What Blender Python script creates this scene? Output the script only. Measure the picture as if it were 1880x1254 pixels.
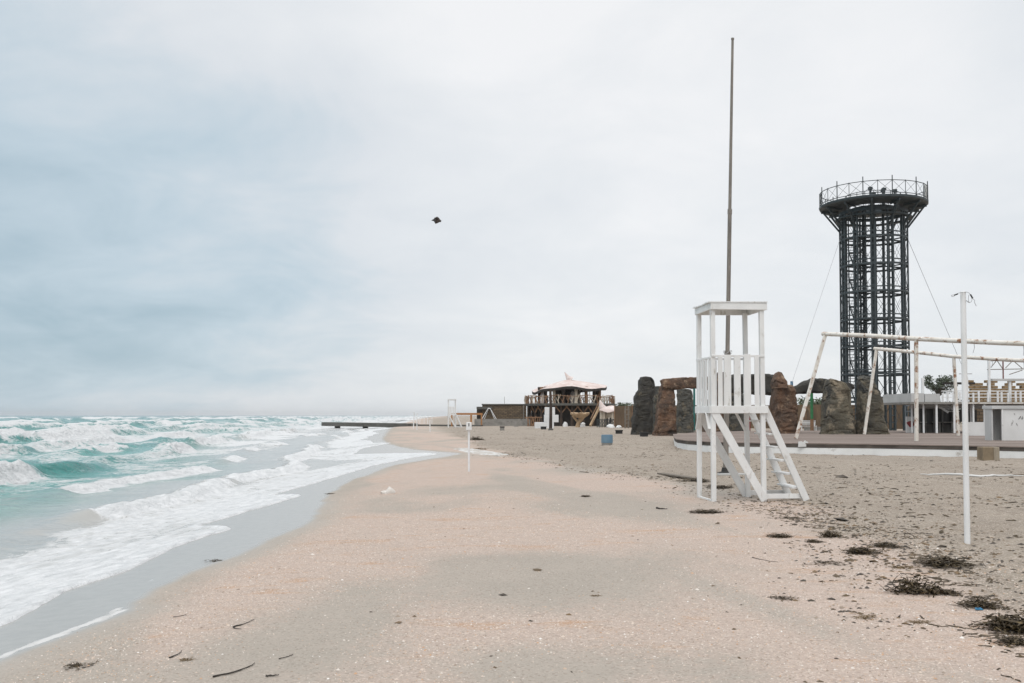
import bpy, bmesh, math, random
import numpy as np
from mathutils import Vector, Matrix

for o in list(bpy.data.objects):
    bpy.data.objects.remove(o)
SC = bpy.context.scene
COL = SC.collection
random.seed(7)
RNG = np.random.default_rng(7)
R = math.radians

# ------------------------------------------------------------------ camera
FPX = 1828.0            # focal length in pixels of the 1880 px wide photograph (35 mm)
EYE = 1.65
PITCH = R(2.0)
HOR = 762.5             # horizon row
cam_d = bpy.data.cameras.new('camera')
cam = bpy.data.objects.new('camera', cam_d)
COL.objects.link(cam)
cam.location = (0, 0, EYE)
cam.rotation_euler = (R(90) + PITCH, 0, 0)
cam_d.sensor_width = 36.0
cam_d.lens = 36.0 * FPX / 1880.0
SHIFT = (HOR - 627.0) / FPX - math.tan(PITCH)
cam_d.shift_y = SHIFT * FPX / 1880.0
cam_d.clip_start = 0.1
cam_d.clip_end = 20000
SC.camera = cam

# ------------------------------------------------------------------ sky
world = bpy.data.worlds.new('World')
SC.world = world
world.use_nodes = True
SUN_EL, SUN_ROT = R(58), R(200)
def build_sky():
    nt = world.node_tree; N = nt.nodes; L = nt.links
    N.clear()
    def nd(t, **k):
        n = N.new(t)
        for a, b in k.items(): setattr(n, a, b)
        return n
    def mth(op, a, b=None, c=None, clamp=False):
        n = nd('ShaderNodeMath', operation=op, use_clamp=clamp)
        for i, v in enumerate((a, b, c)):
            if v is None: continue
            if isinstance(v, (int, float)): n.inputs[i].default_value = v
            else: L.new(v, n.inputs[i])
        return n.outputs[0]
    tc = nd('ShaderNodeTexCoord')
    sp = nd('ShaderNodeSeparateXYZ'); L.new(tc.outputs['Generated'], sp.inputs[0])
    x, y, z = sp.outputs
    zc = mth('ADD', mth('MAXIMUM', z, 0.0), 0.26)
    cb = nd('ShaderNodeCombineXYZ')
    L.new(mth('DIVIDE', x, zc), cb.inputs[0]); L.new(mth('DIVIDE', y, zc), cb.inputs[1])
    def noise(scale, det, rough, dist, off):
        mp = nd('ShaderNodeMapping'); mp.inputs['Location'].default_value = off
        L.new(cb.outputs[0], mp.inputs['Vector'])
        n = nd('ShaderNodeTexNoise'); n.inputs['Scale'].default_value = scale
        n.inputs['Detail'].default_value = det; n.inputs['Roughness'].default_value = rough
        n.inputs['Distortion'].default_value = dist
        L.new(mp.outputs[0], n.inputs['Vector'])
        return n.outputs['Fac']
    n1 = noise(0.95, 6, 0.52, 0.35, (21.3, 4.4, 7))
    n2 = noise(2.9, 7, 0.58, 0.45, (9.1, 4.7, 2))
    cl = mth('ADD', mth('MULTIPLY', mth('SUBTRACT', n1, 0.5), 1.5), mth('MULTIPLY', mth('SUBTRACT', n2, 0.5), 1.15))
    # heavier cloud out over the sea (-X), thinner over the land
    mr = nd('ShaderNodeMapRange', interpolation_type='SMOOTHSTEP')
    mr.inputs['From Min'].default_value = -0.64; mr.inputs['From Max'].default_value = 0.06
    mr.inputs['To Min'].default_value = 0.20; mr.inputs['To Max'].default_value = 0.70
    L.new(x, mr.inputs['Value'])
    lift = mth('MULTIPLY', mth('SUBTRACT', z, 0.16), 1.2)
    low = mth('MULTIPLY', mth('MAXIMUM', mth('SUBTRACT', 0.10, z), 0.0), 2.2)
    inv = mth('SUBTRACT', 1.0, mr.outputs[0])
    f = mth('ADD', mr.outputs[0], mth('MULTIPLY', mth('ADD', mth('MAXIMUM', lift, 0.0), low), inv))
    dp = nd('ShaderNodeVectorMath', operation='DOT_PRODUCT'); L.new(tc.outputs['Generated'], dp.inputs[0]); dp.inputs[1].default_value = (0.165, 0.955, 0.245)
    gl = nd('ShaderNodeMapRange', interpolation_type='SMOOTHSTEP'); L.new(dp.outputs['Value'], gl.inputs['Value'])
    gl.inputs['From Min'].default_value = 0.93; gl.inputs['From Max'].default_value = 1.0; gl.inputs['To Max'].default_value = 0.20
    f = mth('ADD', mth('ADD', f, gl.outputs[0]), mth('MULTIPLY', cl, 0.42), clamp=True)
    rp = nd('ShaderNodeValToRGB')
    e = rp.color_ramp.elements
    e[0].position = 0.0; e[0].color = (0.22, 0.355, 0.44, 1)
    e[1].position = 1.0; e[1].color = (0.865, 0.87, 0.88, 1)
    m = e.new(0.40); m.color = (0.51, 0.61, 0.68, 1)
    m = e.new(0.62); m.color = (0.70, 0.735, 0.77, 1)
    m = e.new(0.84); m.color = (0.79, 0.81, 0.83, 1)
    L.new(f, rp.inputs[0])
    # overcast brightening towards the zenith
    zen = mth('ADD', 1.0, mth('MULTIPLY', mth('MAXIMUM', mth('SUBTRACT', z, 0.40), 0.0), 0.95))
    mul = nd('ShaderNodeVectorMath', operation='SCALE'); L.new(rp.outputs[0], mul.inputs[0]); L.new(zen, mul.inputs['Scale'])
    sky = nd('ShaderNodeTexSky'); sky.sky_type = 'NISHITA'; sky.sun_disc = False
    sky.sun_elevation = SUN_EL; sky.sun_rotation = SUN_ROT
    sc = nd('ShaderNodeVectorMath', operation='SCALE'); sc.inputs['Scale'].default_value = 0.10
    L.new(sky.outputs[0], sc.inputs[0])
    mx = nd('ShaderNodeMix', data_type='RGBA'); mx.inputs[0].default_value = 0.93
    L.new(sc.outputs[0], mx.inputs[6]); L.new(mul.outputs[0], mx.inputs[7])
    bg = nd('ShaderNodeBackground'); bg.inputs['Strength'].default_value = 1.0
    L.new(mx.outputs[2], bg.inputs['Color'])
    out = nd('ShaderNodeOutputWorld'); L.new(bg.outputs[0], out.inputs[0])
build_sky()

sun_d = bpy.data.lights.new('sun', 'SUN')
sun_d.energy = 1.25; sun_d.angle = R(35); sun_d.color = (1.0, 0.97, 0.93)
sun = bpy.data.objects.new('sun', sun_d); COL.objects.link(sun)
_sd = Vector((math.sin(SUN_ROT) * math.cos(SUN_EL), math.cos(SUN_ROT) * math.cos(SUN_EL), math.sin(SUN_EL)))
sun.rotation_euler = (-_sd).to_track_quat('-Z', 'Y').to_euler()
sun.location = _sd * 50

SC.render.engine = 'CYCLES'
SC.view_settings.view_transform = 'Standard'
SC.view_settings.look = 'None'
SC.view_settings.exposure = 0.12
SC.view_settings.gamma = 1.0
SC.view_settings.use_curve_mapping = False

# ------------------------------------------------------------------ helpers
def ray(px, py):
    u = (px - 940.0) / FPX
    v = (627.0 - py) / FPX + SHIFT
    return Vector((u, math.cos(PITCH) - v * math.sin(PITCH), math.sin(PITCH) + v * math.cos(PITCH)))
def P(px, py, D):
    d = ray(px, py); t = D / d.y
    return Vector((d.x * t, D, EYE + d.z * t))
def PZ(px, py, z):
    d = ray(px, py); t = (z - EYE) / d.z
    return Vector((d.x * t, d.y * t, z))
def XZ(px, py, D):
    p = P(px, py, D); return p.x, p.z

def _hash(ix, iy, seed):
    h = (ix.astype(np.int64) * 374761393 + iy.astype(np.int64) * 668265263 + seed * 974711) & 0xffffffff
    h = ((h ^ (h >> 13)) * 1274126177) & 0xffffffff
    h = (h ^ (h >> 16)) & 0xffffffff
    return h / 4294967295.0
def vnoise(x, y, seed=0):
    x = np.asarray(x, float); y = np.asarray(y, float)
    ix = np.floor(x); iy = np.floor(y); fx = x - ix; fy = y - iy
    ix = ix.astype(np.int64); iy = iy.astype(np.int64)
    fx = fx * fx * (3 - 2 * fx); fy = fy * fy * (3 - 2 * fy)
    a = _hash(ix, iy, seed); b = _hash(ix + 1, iy, seed); c = _hash(ix, iy + 1, seed); d = _hash(ix + 1, iy + 1, seed)
    return (a + (b - a) * fx) * (1 - fy) + (c + (d - c) * fx) * fy
def fbm(x, y, seed=0, octv=4):
    s = 0; a = .5; n = 0
    for i in range(octv):
        s = s + a * vnoise(x * 2 ** i + i * 17.3, y * 2 ** i - i * 9.1, seed + i); n += a; a *= .5
    return s / n
def sstep(a, b, x):
    t = np.clip((x - a) / (b - a), 0, 1); return t * t * (3 - 2 * t)

ORIG = {}
def link(o, parent=None):
    COL.objects.link(o)
    if parent: o.parent = parent
    return o
def tag(o, label=None, cat=None, group=None, kind=None):
    if label: o['label'] = label
    if cat: o['category'] = cat
    if group: o['group'] = group
    if kind: o['kind'] = kind
    return o
def thing(name, label, cat, loc=(0, 0, 0), group=None, rotz=0.0):
    o = bpy.data.objects.new(name, None)
    o.empty_display_size = 0.2
    COL.objects.link(o); o.location = loc; o.rotation_euler = (0, 0, rotz)
    ORIG[o] = Vector(loc)
    return tag(o, label, cat, group)

class MB:
    def __init__(s): s.v = []; s.f = []
    def add(s, vs, fs):
        b = len(s.v); s.v += [tuple(v) for v in vs]; s.f += [tuple(i + b for i in f) for f in fs]; return s
    def box(s, c, d, m=None):
        hx, hy, hz = d[0] / 2, d[1] / 2, d[2] / 2
        vs = [Vector((x, y, z)) for x in (-hx, hx) for y in (-hy, hy) for z in (-hz, hz)]
        if m is not None: vs = [m @ v for v in vs]
        c = Vector(c)
        return s.add([v + c for v in vs], [(0, 1, 3, 2), (4, 6, 7, 5), (0, 4, 5, 1), (2, 3, 7, 6), (0, 2, 6, 4), (1, 5, 7, 3)])
    def span(s, a, b):
        return s.box([(a[i] + b[i]) / 2 for i in range(3)], [abs(b[i] - a[i]) for i in range(3)])
    def frame(s, a, b, up=(0, 0, 1)):
        a = Vector(a); b = Vector(b); d = (b - a); L = d.length; d = d.normalized(); up = Vector(up)
        if abs(d.dot(up)) > .98: up = Vector((0, 1, 0))
        x = d.cross(up).normalized(); y = x.cross(d).normalized()
        return a, b, d, x, y, L
    def beam(s, a, b, w, h, up=(0, 0, 1), taper=1.0):
        a, b, d, x, y, L = s.frame(a, b, up)
        vs = []
        for p, k in ((a, 1), (b, taper)):
            for sx, sy in ((-1, -1), (1, -1), (1, 1), (-1, 1)):
                vs.append(p + x * (sx * w * k / 2) + y * (sy * h * k / 2))
        return s.add(vs, [(3, 2, 1, 0), (4, 5, 6, 7), (0, 1, 5, 4), (1, 2, 6, 5), (2, 3, 7, 6), (3, 0, 4, 7)])
    def tube(s, a, b, r, r2=None, n=8):
        return s.path([a, b], [r, r if r2 is None else r2], n)
    def path(s, pts, rs, n=8, cap=True):
        pts = [Vector(p) for p in pts]
        if isinstance(rs, (int, float)): rs = [rs] * len(pts)
        vs = []; x = None
        for i, p in enumerate(pts):
            t = (pts[min(i + 1, len(pts) - 1)] - pts[max(i - 1, 0)]).normalized()
            if x is None:
                u = Vector((0, 0, 1)) if abs(t.z) < .95 else Vector((0, 1, 0))
                x = t.cross(u).normalized()
            else:
                x = (x - t * x.dot(t)).normalized()
            y = t.cross(x)
            for k in range(n):
                a = 2 * math.pi * k / n
                vs.append(p + (x * math.cos(a) + y * math.sin(a)) * rs[i])
        fs = []
        for i in range(len(pts) - 1):
            for k in range(n):
                k2 = (k + 1) % n
                fs.append((i * n + k, i * n + k2, (i + 1) * n + k2, (i + 1) * n + k))
        if cap:
            fs.append(tuple(range(n - 1, -1, -1))); o = (len(pts) - 1) * n; fs.append(tuple(o + k for k in range(n)))
        return s.add(vs, fs)
    def ring(s, c, r, w, h, n=24, a0=0.0):      # flat ring beam of rectangular section
        vs = []; fs = []
        for k in range(n):
            a = a0 + 2 * math.pi * k / n
            for rr, zz in ((r - w / 2, -h / 2), (r + w / 2, -h / 2), (r + w / 2, h / 2), (r - w / 2, h / 2)):
                vs.append((c[0] + rr * math.cos(a), c[1] + rr * math.sin(a), c[2] + zz))
        for k in range(n):
            k2 = (k + 1) % n
            for j in range(4):
                j2 = (j + 1) % 4
                fs.append((k * 4 + j, k2 * 4 + j, k2 * 4 + j2, k * 4 + j2))
        return s.add(vs, fs)
    def lathe(s, c, prof, n=24):
        vs = []; fs = []
        for r, z in prof:
            for k in range(n):
                a = 2 * math.pi * k / n
                vs.append((c[0] + r * math.cos(a), c[1] + r * math.sin(a), c[2] + z))
        for i in range(len(prof) - 1):
            for k in range(n):
                k2 = (k + 1) % n
                fs.append((i * n + k, i * n + k2, (i + 1) * n + k2, (i + 1) * n + k))
        fs.append(tuple(range(n - 1, -1, -1))); o = (len(prof) - 1) * n; fs.append(tuple(o + k for k in range(n)))
        return s.add(vs, fs)
    def prism(s, poly, y0, y1):                 # polygon in XZ extruded along Y
        n = len(poly)
        vs = [(x, y0, z) for x, z in poly] + [(x, y1, z) for x, z in poly]
        fs = [tuple(range(n)), tuple(range(2 * n - 1, n - 1, -1))]
        for k in range(n):
            k2 = (k + 1) % n; fs.append((k, k + n, k2 + n, k2))
        return s.add(vs, fs)
    def slab(s, poly, z0, z1):                  # polygon in XY extruded along Z
        n = len(poly)
        vs = [(x, y, z0) for x, y in poly] + [(x, y, z1) for x, y in poly]
        fs = [tuple(range(n - 1, -1, -1)), tuple(range(n, 2 * n))]
        for k in range(n):
            k2 = (k + 1) % n; fs.append((k, k2, k2 + n, k + n))
        return s.add(vs, fs)
    def mesh(s, name, off=(0, 0, 0), smooth=False, bevel=0.0):
        off = Vector(off)
        me = bpy.data.meshes.new(name)
        me.from_pydata([tuple(Vector(v) - off) for v in s.v], [], s.f)
        bm = bmesh.new(); bm.from_mesh(me)
        if bevel > 0:
            bmesh.ops.bevel(bm, geom=list(bm.edges), offset=bevel, segments=1, affect='EDGES', clamp_overlap=True)
        bmesh.ops.recalc_face_normals(bm, faces=bm.faces)
        if smooth:
            for f in bm.faces: f.smooth = True
            for e in bm.edges:
                if len(e.link_faces) == 2 and e.calc_face_angle(0) > R(50): e.smooth = False
        bm.to_mesh(me); bm.free(); me.update()
        return me
    def build(s, name, mat, parent=None, local=False, smooth=False, bevel=0.0, label=None):
        root = parent
        while root is not None and root.parent is not None: root = root.parent
        off = (0, 0, 0) if (local or root is None) else ORIG[root]
        if root is None:                        # a thing that is one mesh: origin at its base
            a = np.array(s.v); off = Vector(((a[:, 0].min() + a[:, 0].max()) / 2, (a[:, 1].min() + a[:, 1].max()) / 2, a[:, 2].min()))
        me = s.mesh(name, off, smooth, bevel)
        o = bpy.data.objects.new(name, me)
        o.data.materials.append(mat)
        if root is None:
            o.location = off; ORIG[o] = Vector(off)
        link(o, parent)
        if label: o['label'] = label
        return o

# ------------------------------------------------------------------ materials
MATS = {}
def mat(name, c1, c2=None, scale=4.0, rough=.75, bump=0.0, bscale=None, metal=0.0, stretch=(1, 1, 1),
        spots=None, spot_scale=6.0, spot_cut=.62, spot_w=.06, detail=6, spec=.4):
    if name in MATS: return MATS[name]
    m = bpy.data.materials.new(name); m.use_nodes = True
    nt = m.node_tree; N = nt.nodes; L = nt.links
    b = N['Principled BSDF']
    tc = N.new('ShaderNodeTexCoord'); mp = N.new('ShaderNodeMapping'); mp.inputs['Scale'].default_value = stretch
    L.new(tc.outputs['Object'], mp.inputs[0])
    oi = N.new('ShaderNodeObjectInfo')
    ad = N.new('ShaderNodeVectorMath'); ad.operation = 'ADD'
    cx = N.new('ShaderNodeVectorMath'); cx.operation = 'SCALE'; cx.inputs[0].default_value = (31, 17, 23); L.new(oi.outputs['Random'], cx.inputs['Scale'])
    L.new(mp.outputs[0], ad.inputs[0]); L.new(cx.outputs[0], ad.inputs[1])
    def noise(sc, det=detail, r=.6):
        n = N.new('ShaderNodeTexNoise'); n.inputs['Scale'].default_value = sc; n.inputs['Detail'].default_value = det
        n.inputs['Roughness'].default_value = r; L.new(ad.outputs[0], n.inputs['Vector']); return n.outputs['Fac']
    if c2 is None: c2 = tuple(v * .8 for v in c1)
    n = noise(scale)
    mr = N.new('ShaderNodeMapRange'); mr.inputs['From Min'].default_value = .32; mr.inputs['From Max'].default_value = .68
    L.new(n, mr.inputs['Value'])
    mx = N.new('ShaderNodeMix'); mx.data_type = 'RGBA'
    mx.inputs[6].default_value = (*c1, 1); mx.inputs[7].default_value = (*c2, 1); L.new(mr.outputs[0], mx.inputs[0])
    col = mx.outputs[2]
    if spots:
        n2 = noise(spot_scale, 7, .7)
        r2 = N.new('ShaderNodeMapRange'); r2.inputs['From Min'].default_value = spot_cut - spot_w; r2.inputs['From Max'].default_value = spot_cut + spot_w
        L.new(n2, r2.inputs['Value'])
        m2 = N.new('ShaderNodeMix'); m2.data_type = 'RGBA'; L.new(r2.outputs[0], m2.inputs[0])
        L.new(col, m2.inputs[6]); m2.inputs[7].default_value = (*spots, 1); col = m2.outputs[2]
    L.new(col, b.inputs['Base Color'])
    b.inputs['Roughness'].default_value = rough; b.inputs['Metallic'].default_value = metal
    b.inputs['Specular IOR Level'].default_value = spec
    if bump > 0:
        bp = N.new('ShaderNodeBump'); bp.inputs['Strength'].default_value = 1.0; bp.inputs['Distance'].default_value = bump
        L.new(noise(bscale or scale * 3, 8, .65), bp.inputs['Height']); L.new(bp.outputs[0], b.inputs['Normal'])
    MATS[name] = m
    return m

WHITE = mat('white_painted_wood', (.80, .80, .79), (.68, .675, .66), 3, .55, .002, 30, stretch=(1, 1, .35), spots=(.44, .41, .36), spot_scale=7, spot_cut=.655, spot_w=.07)
WPOLE = mat('white_painted_steel', (.80, .80, .80), (.70, .70, .69), 2, .4, spots=(.50, .45, .40), spot_scale=14, spot_cut=.72)
RUSTY = mat('rusting_white_paint', (.78, .75, .70), (.62, .57, .50), 1.6, .6, .003, 20, spots=(.26, .12, .055), spot_scale=2.6, spot_cut=.575, spot_w=.045)
GALV = mat('weathered_pole', (.26, .23, .20), (.15, .135, .12), 2.2, .6, stretch=(4, 4, .5), spots=(.34, .30, .26), spot_scale=5)
DARK = mat('dark_green_grey_steel', (.052, .066, .072), (.034, .043, .047), 1.5, .55, spots=(.075, .06, .05), spot_scale=4, spot_cut=.66)
DARK2 = mat('dark_steel_fine', (.05, .058, .06), (.035, .04, .042), 3, .6)
WIRE = mat('steel_cable', (.42, .43, .44), (.34, .34, .35), 8, .5)
BLACKM = mat('black_rubber', (.02, .02, .022), (.035, .033, .03), 5, .7)
ROCKG = mat('grey_plaster_rock', (.115, .11, .095), (.045, .045, .042), 1.3, .9, .16, 3.4, spots=(.20, .165, .11), spot_scale=1.6, spot_cut=.60, spot_w=.08)
ROCKB = mat('brown_plaster_rock', (.170, .095, .058), (.048, .038, .032), 1.3, .9, .16, 3.4, spots=(.30, .21, .14), spot_scale=2.2, spot_cut=.61, spot_w=.06)
ROCKD = mat('dark_plaster_rock', (.060, .055, .047), (.030, .029, .027), 1.2, .95, .09, 2.4, spots=(.11, .095, .07), spot_scale=1.8)
ROCKT = mat('ochre_grey_plaster_rock', (.13, .112, .078), (.05, .048, .043), .9, .9, .15, 3.0, spots=(.26, .215, .155), spot_scale=1.3, spot_cut=.58, spot_w=.06)
DECKM = mat('weathered_deck_boards', (.27, .215, .185), (.17, .135, .115), .6, .85, .004, 6, stretch=(.4, 5, 1))
FASCIA = mat('dark_brown_fascia', (.055, .045, .038), (.13, .11, .095), .7, .8, stretch=(1, 1, 4))  # mottled dark brown band round the deck edge
PLASTER = mat('white_plaster', (.72, .72, .71), (.60, .595, .58), .8, .8, .004, 7, spots=(.42, .40, .37), spot_scale=2.2, spot_cut=.68, spot_w=.05)
PLASTER2 = mat('pale_grey_panel', (.56, .56, .55), (.46, .46, .45), .9, .8, spots=(.33, .32, .30), spot_scale=3, spot_cut=.68)
DGLASS = mat('near_black_glazing', (.018, .018, .018), (.05, .047, .045), .9, .35)  # plain near-black colour for the pavilion glazing
LOWPAN = mat('grey_brown_panel', (.09, .085, .08), (.13, .12, .11), 1.1, .8)
SANDST = mat('ochre_sandstone_block', (.30, .205, .11), (.20, .135, .07), 2.2, .9, .02, 6, spots=(.13, .09, .05), spot_scale=3, spot_cut=.66)
BRANCH = mat('peeled_branch_wood', (.30, .175, .10), (.16, .09, .05), 1.8, .8, .01, 6)
TRUNKM = mat('dark_trunk_plaster', (.075, .05, .037), (.035, .027, .022), 1.2, .9, .03, 3)
TANM = mat('tan_shell_plaster', (.50, .36, .22), (.33, .22, .13), .9, .8, .03, 2)
PINK = mat('pale_pink_shell_roof', (.66, .55, .51), (.55, .44, .40), .5, .8, .02, 1.5, spots=(.72, .66, .63), spot_scale=.8, spot_cut=.56)
CREAM = mat('cream_plaster', (.55, .48, .39), (.42, .35, .27), .8, .8, .02, 2)
UNDER = mat('dark_soffit_interior', (.028, .024, .021), (.05, .042, .036), .9, .9)
CONC = mat('weathered_concrete', (.30, .285, .26), (.20, .19, .175), 1.4, .9, .01, 6, spots=(.12, .115, .105), spot_scale=2)
CONCD = mat('wet_dark_concrete', (.115, .11, .098), (.07, .068, .06), .6, .7, .02, 3)
BLUE = mat('faded_blue_paint', (.105, .20, .285), (.16, .245, .31), 2, .65, spots=(.26, .24, .21), spot_scale=5, spot_cut=.66)
TEAL = mat('teal_paint', (.03, .17, .15), (.025, .11, .10), 2, .5)
GREEN = mat('green_paint', (.035, .20, .075), (.03, .14, .055), 2, .5)
REDP = mat('red_paint', (.30, .035, .035), (.19, .028, .03), 2, .5)
BLUEP = mat('blue_paint', (.025, .16, .30), (.02, .12, .22), 2, .5)
ORANGE = mat('orange_brown_wood', (.42, .20, .075), (.30, .14, .055), 2, .7)
REED = mat('brown_reed_fence', (.155, .105, .065), (.085, .06, .04), .8, .95, .04, 2, stretch=(1, 1, .3), spots=(.22, .155, .09), spot_scale=1.4)
WEED = mat('drying_seaweed', (.035, .025, .014), (.075, .052, .025), 9, .7, spots=(.15, .105, .045), spot_scale=12, spot_cut=.60)
WEED2 = mat('ochre_seaweed', (.19, .12, .045), (.10, .065, .028), 12, .7)
WEEDG = mat('green_seaweed', (.09, .14, .03), (.06, .09, .025), 12, .6)
WETWOOD = mat('wet_dark_driftwood', (.045, .035, .027), (.02, .016, .013), 10, .6, .004, 40)
GREYW = mat('grey_driftwood', (.22, .19, .155), (.13, .11, .09), 6, .85, .004, 30)
BARK = mat('tree_bark', (.10, .085, .065), (.06, .05, .04), 5, .9)
LEAF = mat('grey_green_leaves', (.065, .085, .052), (.12, .14, .095), .8, .7)
LEAF2 = mat('bush_leaves', (.062, .085, .042), (.12, .135, .085), .35, .75)
BIRDM = mat('dark_plumage', (.035, .027, .025), (.09, .075, .07), 6, .8)
SHELLW = mat('bleached_shell', (.70, .67, .63), (.52, .47, .42), 20, .5)

def stone_wall_mat():
    m = bpy.data.materials.new('coursed_stone_wall'); m.use_nodes = True
    N = m.node_tree.nodes; L = m.node_tree.links; b = N['Principled BSDF']
    tc = N.new('ShaderNodeTexCoord'); mp = N.new('ShaderNodeMapping'); mp.inputs['Rotation'].default_value = (R(90), 0, 0)
    L.new(tc.outputs['Object'], mp.inputs[0])
    br = N.new('ShaderNodeTexBrick'); br.inputs['Scale'].default_value = 1.0
    br.inputs['Brick Width'].default_value = .55; br.inputs['Row Height'].default_value = .24; br.inputs['Mortar Size'].default_value = .03
    br.inputs['Color1'].default_value = (.19, .135, .08, 1); br.inputs['Color2'].default_value = (.105, .075, .048, 1); br.inputs['Mortar'].default_value = (.055, .042, .032, 1)
    L.new(mp.outputs[0], br.inputs['Vector']); L.new(br.outputs['Color'], b.inputs['Base Color']); b.inputs['Roughness'].default_value = .9
    return m
STONEW = stone_wall_mat()

# ------------------------------------------------------------------ beach and sea surfaces
_yk = np.array([-400, -50, 8, 40, 52, 62, 75, 126, 180, 430, 1500, 7000.])
_xk = np.array([3., -4.0, -4.6, -5.2, -7.4, -8.9, -11.2, -16.6, -21.7, -45, -118, -430.])
_yd = np.concatenate([np.arange(-60, 120, .5), np.arange(120, 800, 5.), np.arange(800, 7000, 50.)])
_xd = np.interp(_yd, _yk, _xk)
for _ in range(40): _xd[1:-1] = .25 * _xd[:-2] + .5 * _xd[1:-1] + .25 * _xd[2:]
def shore(y): return np.interp(y, _yd, _xd)
_ek = np.array([[-60, -4.0], [0, -4.0], [5, -4.25], [8.8, -4.54], [10.8, -4.85], [12.3, -4.65], [14.3, -4.9], [16.3, -4.62], [16.9, -4.75], [17.6, -5.55], [20, -5.35],
                [23.4, -4.95], [23.9, -5.1], [24.9, -6.0], [30, -5.6], [37.2, -5.15], [41, -4.2], [43.3, -3.2], [44.2, -3.5], [46.5, -5.4], [50, -8.0], [58, -8.7], [63, -7.6], [65.7, -9.2],
                [75, -10.4], [78, -12.2]])
_ed = np.arange(-60, 78, .1)
_ex = np.interp(_ed, _ek[:, 0], _ek[:, 1])
for _ in range(10): _ex[1:-1] = .25 * _ex[:-2] + .5 * _ex[1:-1] + .25 * _ex[2:]
def edge(y):
    y = np.asarray(y, float)
    near = np.interp(y, _ed, _ex) + .10 * (fbm(y * 1.1, 0 * y, 5, 3) - .5) * 2 + .03 * (vnoise(y * 4.5, 0 * y, 9) - .5)
    far = shore(y) + (fbm(y / 14., 0 * y + 3, 21, 3) - .45) * np.clip(y / 22., 2.5, 14)
    w = sstep(66, 82, y)
    return near * (1 - w) + far * w
_wk = np.array([[-60, -3.2], [5, -3.85], [7.4, -3.75], [9.1, -3.45], [9.6, -3.62], [11.1, -3.75], [12.8, -3.55], [16.7, -3.4], [18.6, -3.7], [23.2, -4.3], [28, -4.6], [36, -4.3], [43, -2.2], [50, -5.], [62, -7.8], [75, -9.8], [126, -15.6], [180, -20.6], [430, -43.8], [7000, -425.]])
def wetline(y): return np.interp(y, _wk[:, 0], _wk[:, 1]) + .22 * (fbm(np.asarray(y) * .9, 0 * np.asarray(y), 31, 3) - .5)
_tk = np.array([[-60, 3.4], [7, 3.5], [10, 4.1], [15, 4.7], [20, 4.9], [26, 3.6], [33, 1.6], [42, -.6], [60, -2.6], [90, -6.5], [160, -14], [430, -38], [7000, -415.]])
def trampline(y): return np.interp(y, _tk[:, 0], _tk[:, 1])
def tramp(x, y):
    d = x - trampline(y) + 1.3 * (fbm(x * .5, y * .35, 41, 3) - .5) * (1 + y * .01)
    return sstep(-.35, .6 + .008 * np.maximum(y, 0), d)
def beach_z(x, y):
    x = np.asarray(x, float); y = np.asarray(y, float)
    b = x - shore(y)
    z = np.interp(b, [-400, -60, -12, -4, -1.5, 0, 1, 2.2, 4, 6, 60], [-8, -3.2, -1.3, -.70, -.40, -.225, -.135, -.06, -.012, 0, 0])
    dry = sstep(.6, 3.0, b)
    fade = 1 - sstep(120, 300, np.abs(y)) * .9
    z = z + dry * fade * .05 * (fbm(x / 3.2, y / 4.5, 51, 3) - .5)
    t = tramp(x, y)
    near = 1 - sstep(60, 110, y)
    r = fbm(x / .34, y / .34, 61, 3) - .5
    z = z + t * near * (.085 * r + .05 * (fbm(x / 1.1, y / 1.1, 71, 2) - .5))
    z = z + dry * (1 - t) * .007 * (fbm(x / .16, y / .16, 81, 2) - .5)
    return z
def bz(x, y): return float(beach_z(np.array([x]), np.array([y]))[0])
def ground_hit(px, py):
    z = 0.0
    for _ in range(12):
        p = PZ(px, py, z); z = .5 * z + .5 * bz(p.x, p.y)
    return Vector((p.x, p.y, bz(p.x, p.y)))

def grow(a, step, g, end, maxstep=1e9):
    out = [a]
    while out[-1] < end:
        step = min(step * g, maxstep); out.append(out[-1] + step)
    return out
def grid_mesh(name, X, Y, Z, attrs, material):
    nr, nc = X.shape
    co = np.stack([X, Y, Z], -1).reshape(-1, 3).astype(np.float32)
    i = np.arange(nr * nc).reshape(nr, nc)
    q = np.stack([i[:-1, :-1], i[:-1, 1:], i[1:, 1:], i[1:, :-1]], -1).reshape(-1, 4).astype(np.int32)
    me = bpy.data.meshes.new(name)
    me.vertices.add(len(co)); me.vertices.foreach_set('co', co.ravel())
    me.loops.add(q.size); me.loops.foreach_set('vertex_index', q.ravel())
    me.polygons.add(len(q)); me.polygons.foreach_set('loop_start', np.arange(0, q.size, 4, dtype=np.int32))
    me.polygons.foreach_set('loop_total', np.full(len(q), 4, dtype=np.int32))
    me.update(calc_edges=True)
    me.polygons.foreach_set('use_smooth', np.ones(len(q), dtype=bool))
    for k, a in attrs.items():
        at = me.attributes.new(k, 'FLOAT', 'POINT'); at.data.foreach_set('value', a.astype(np.float32).ravel())
    me.materials.append(material)
    o = bpy.data.objects.new(name, me); COL.objects.link(o); ORIG[o] = Vector((0, 0, 0))
    return o

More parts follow.
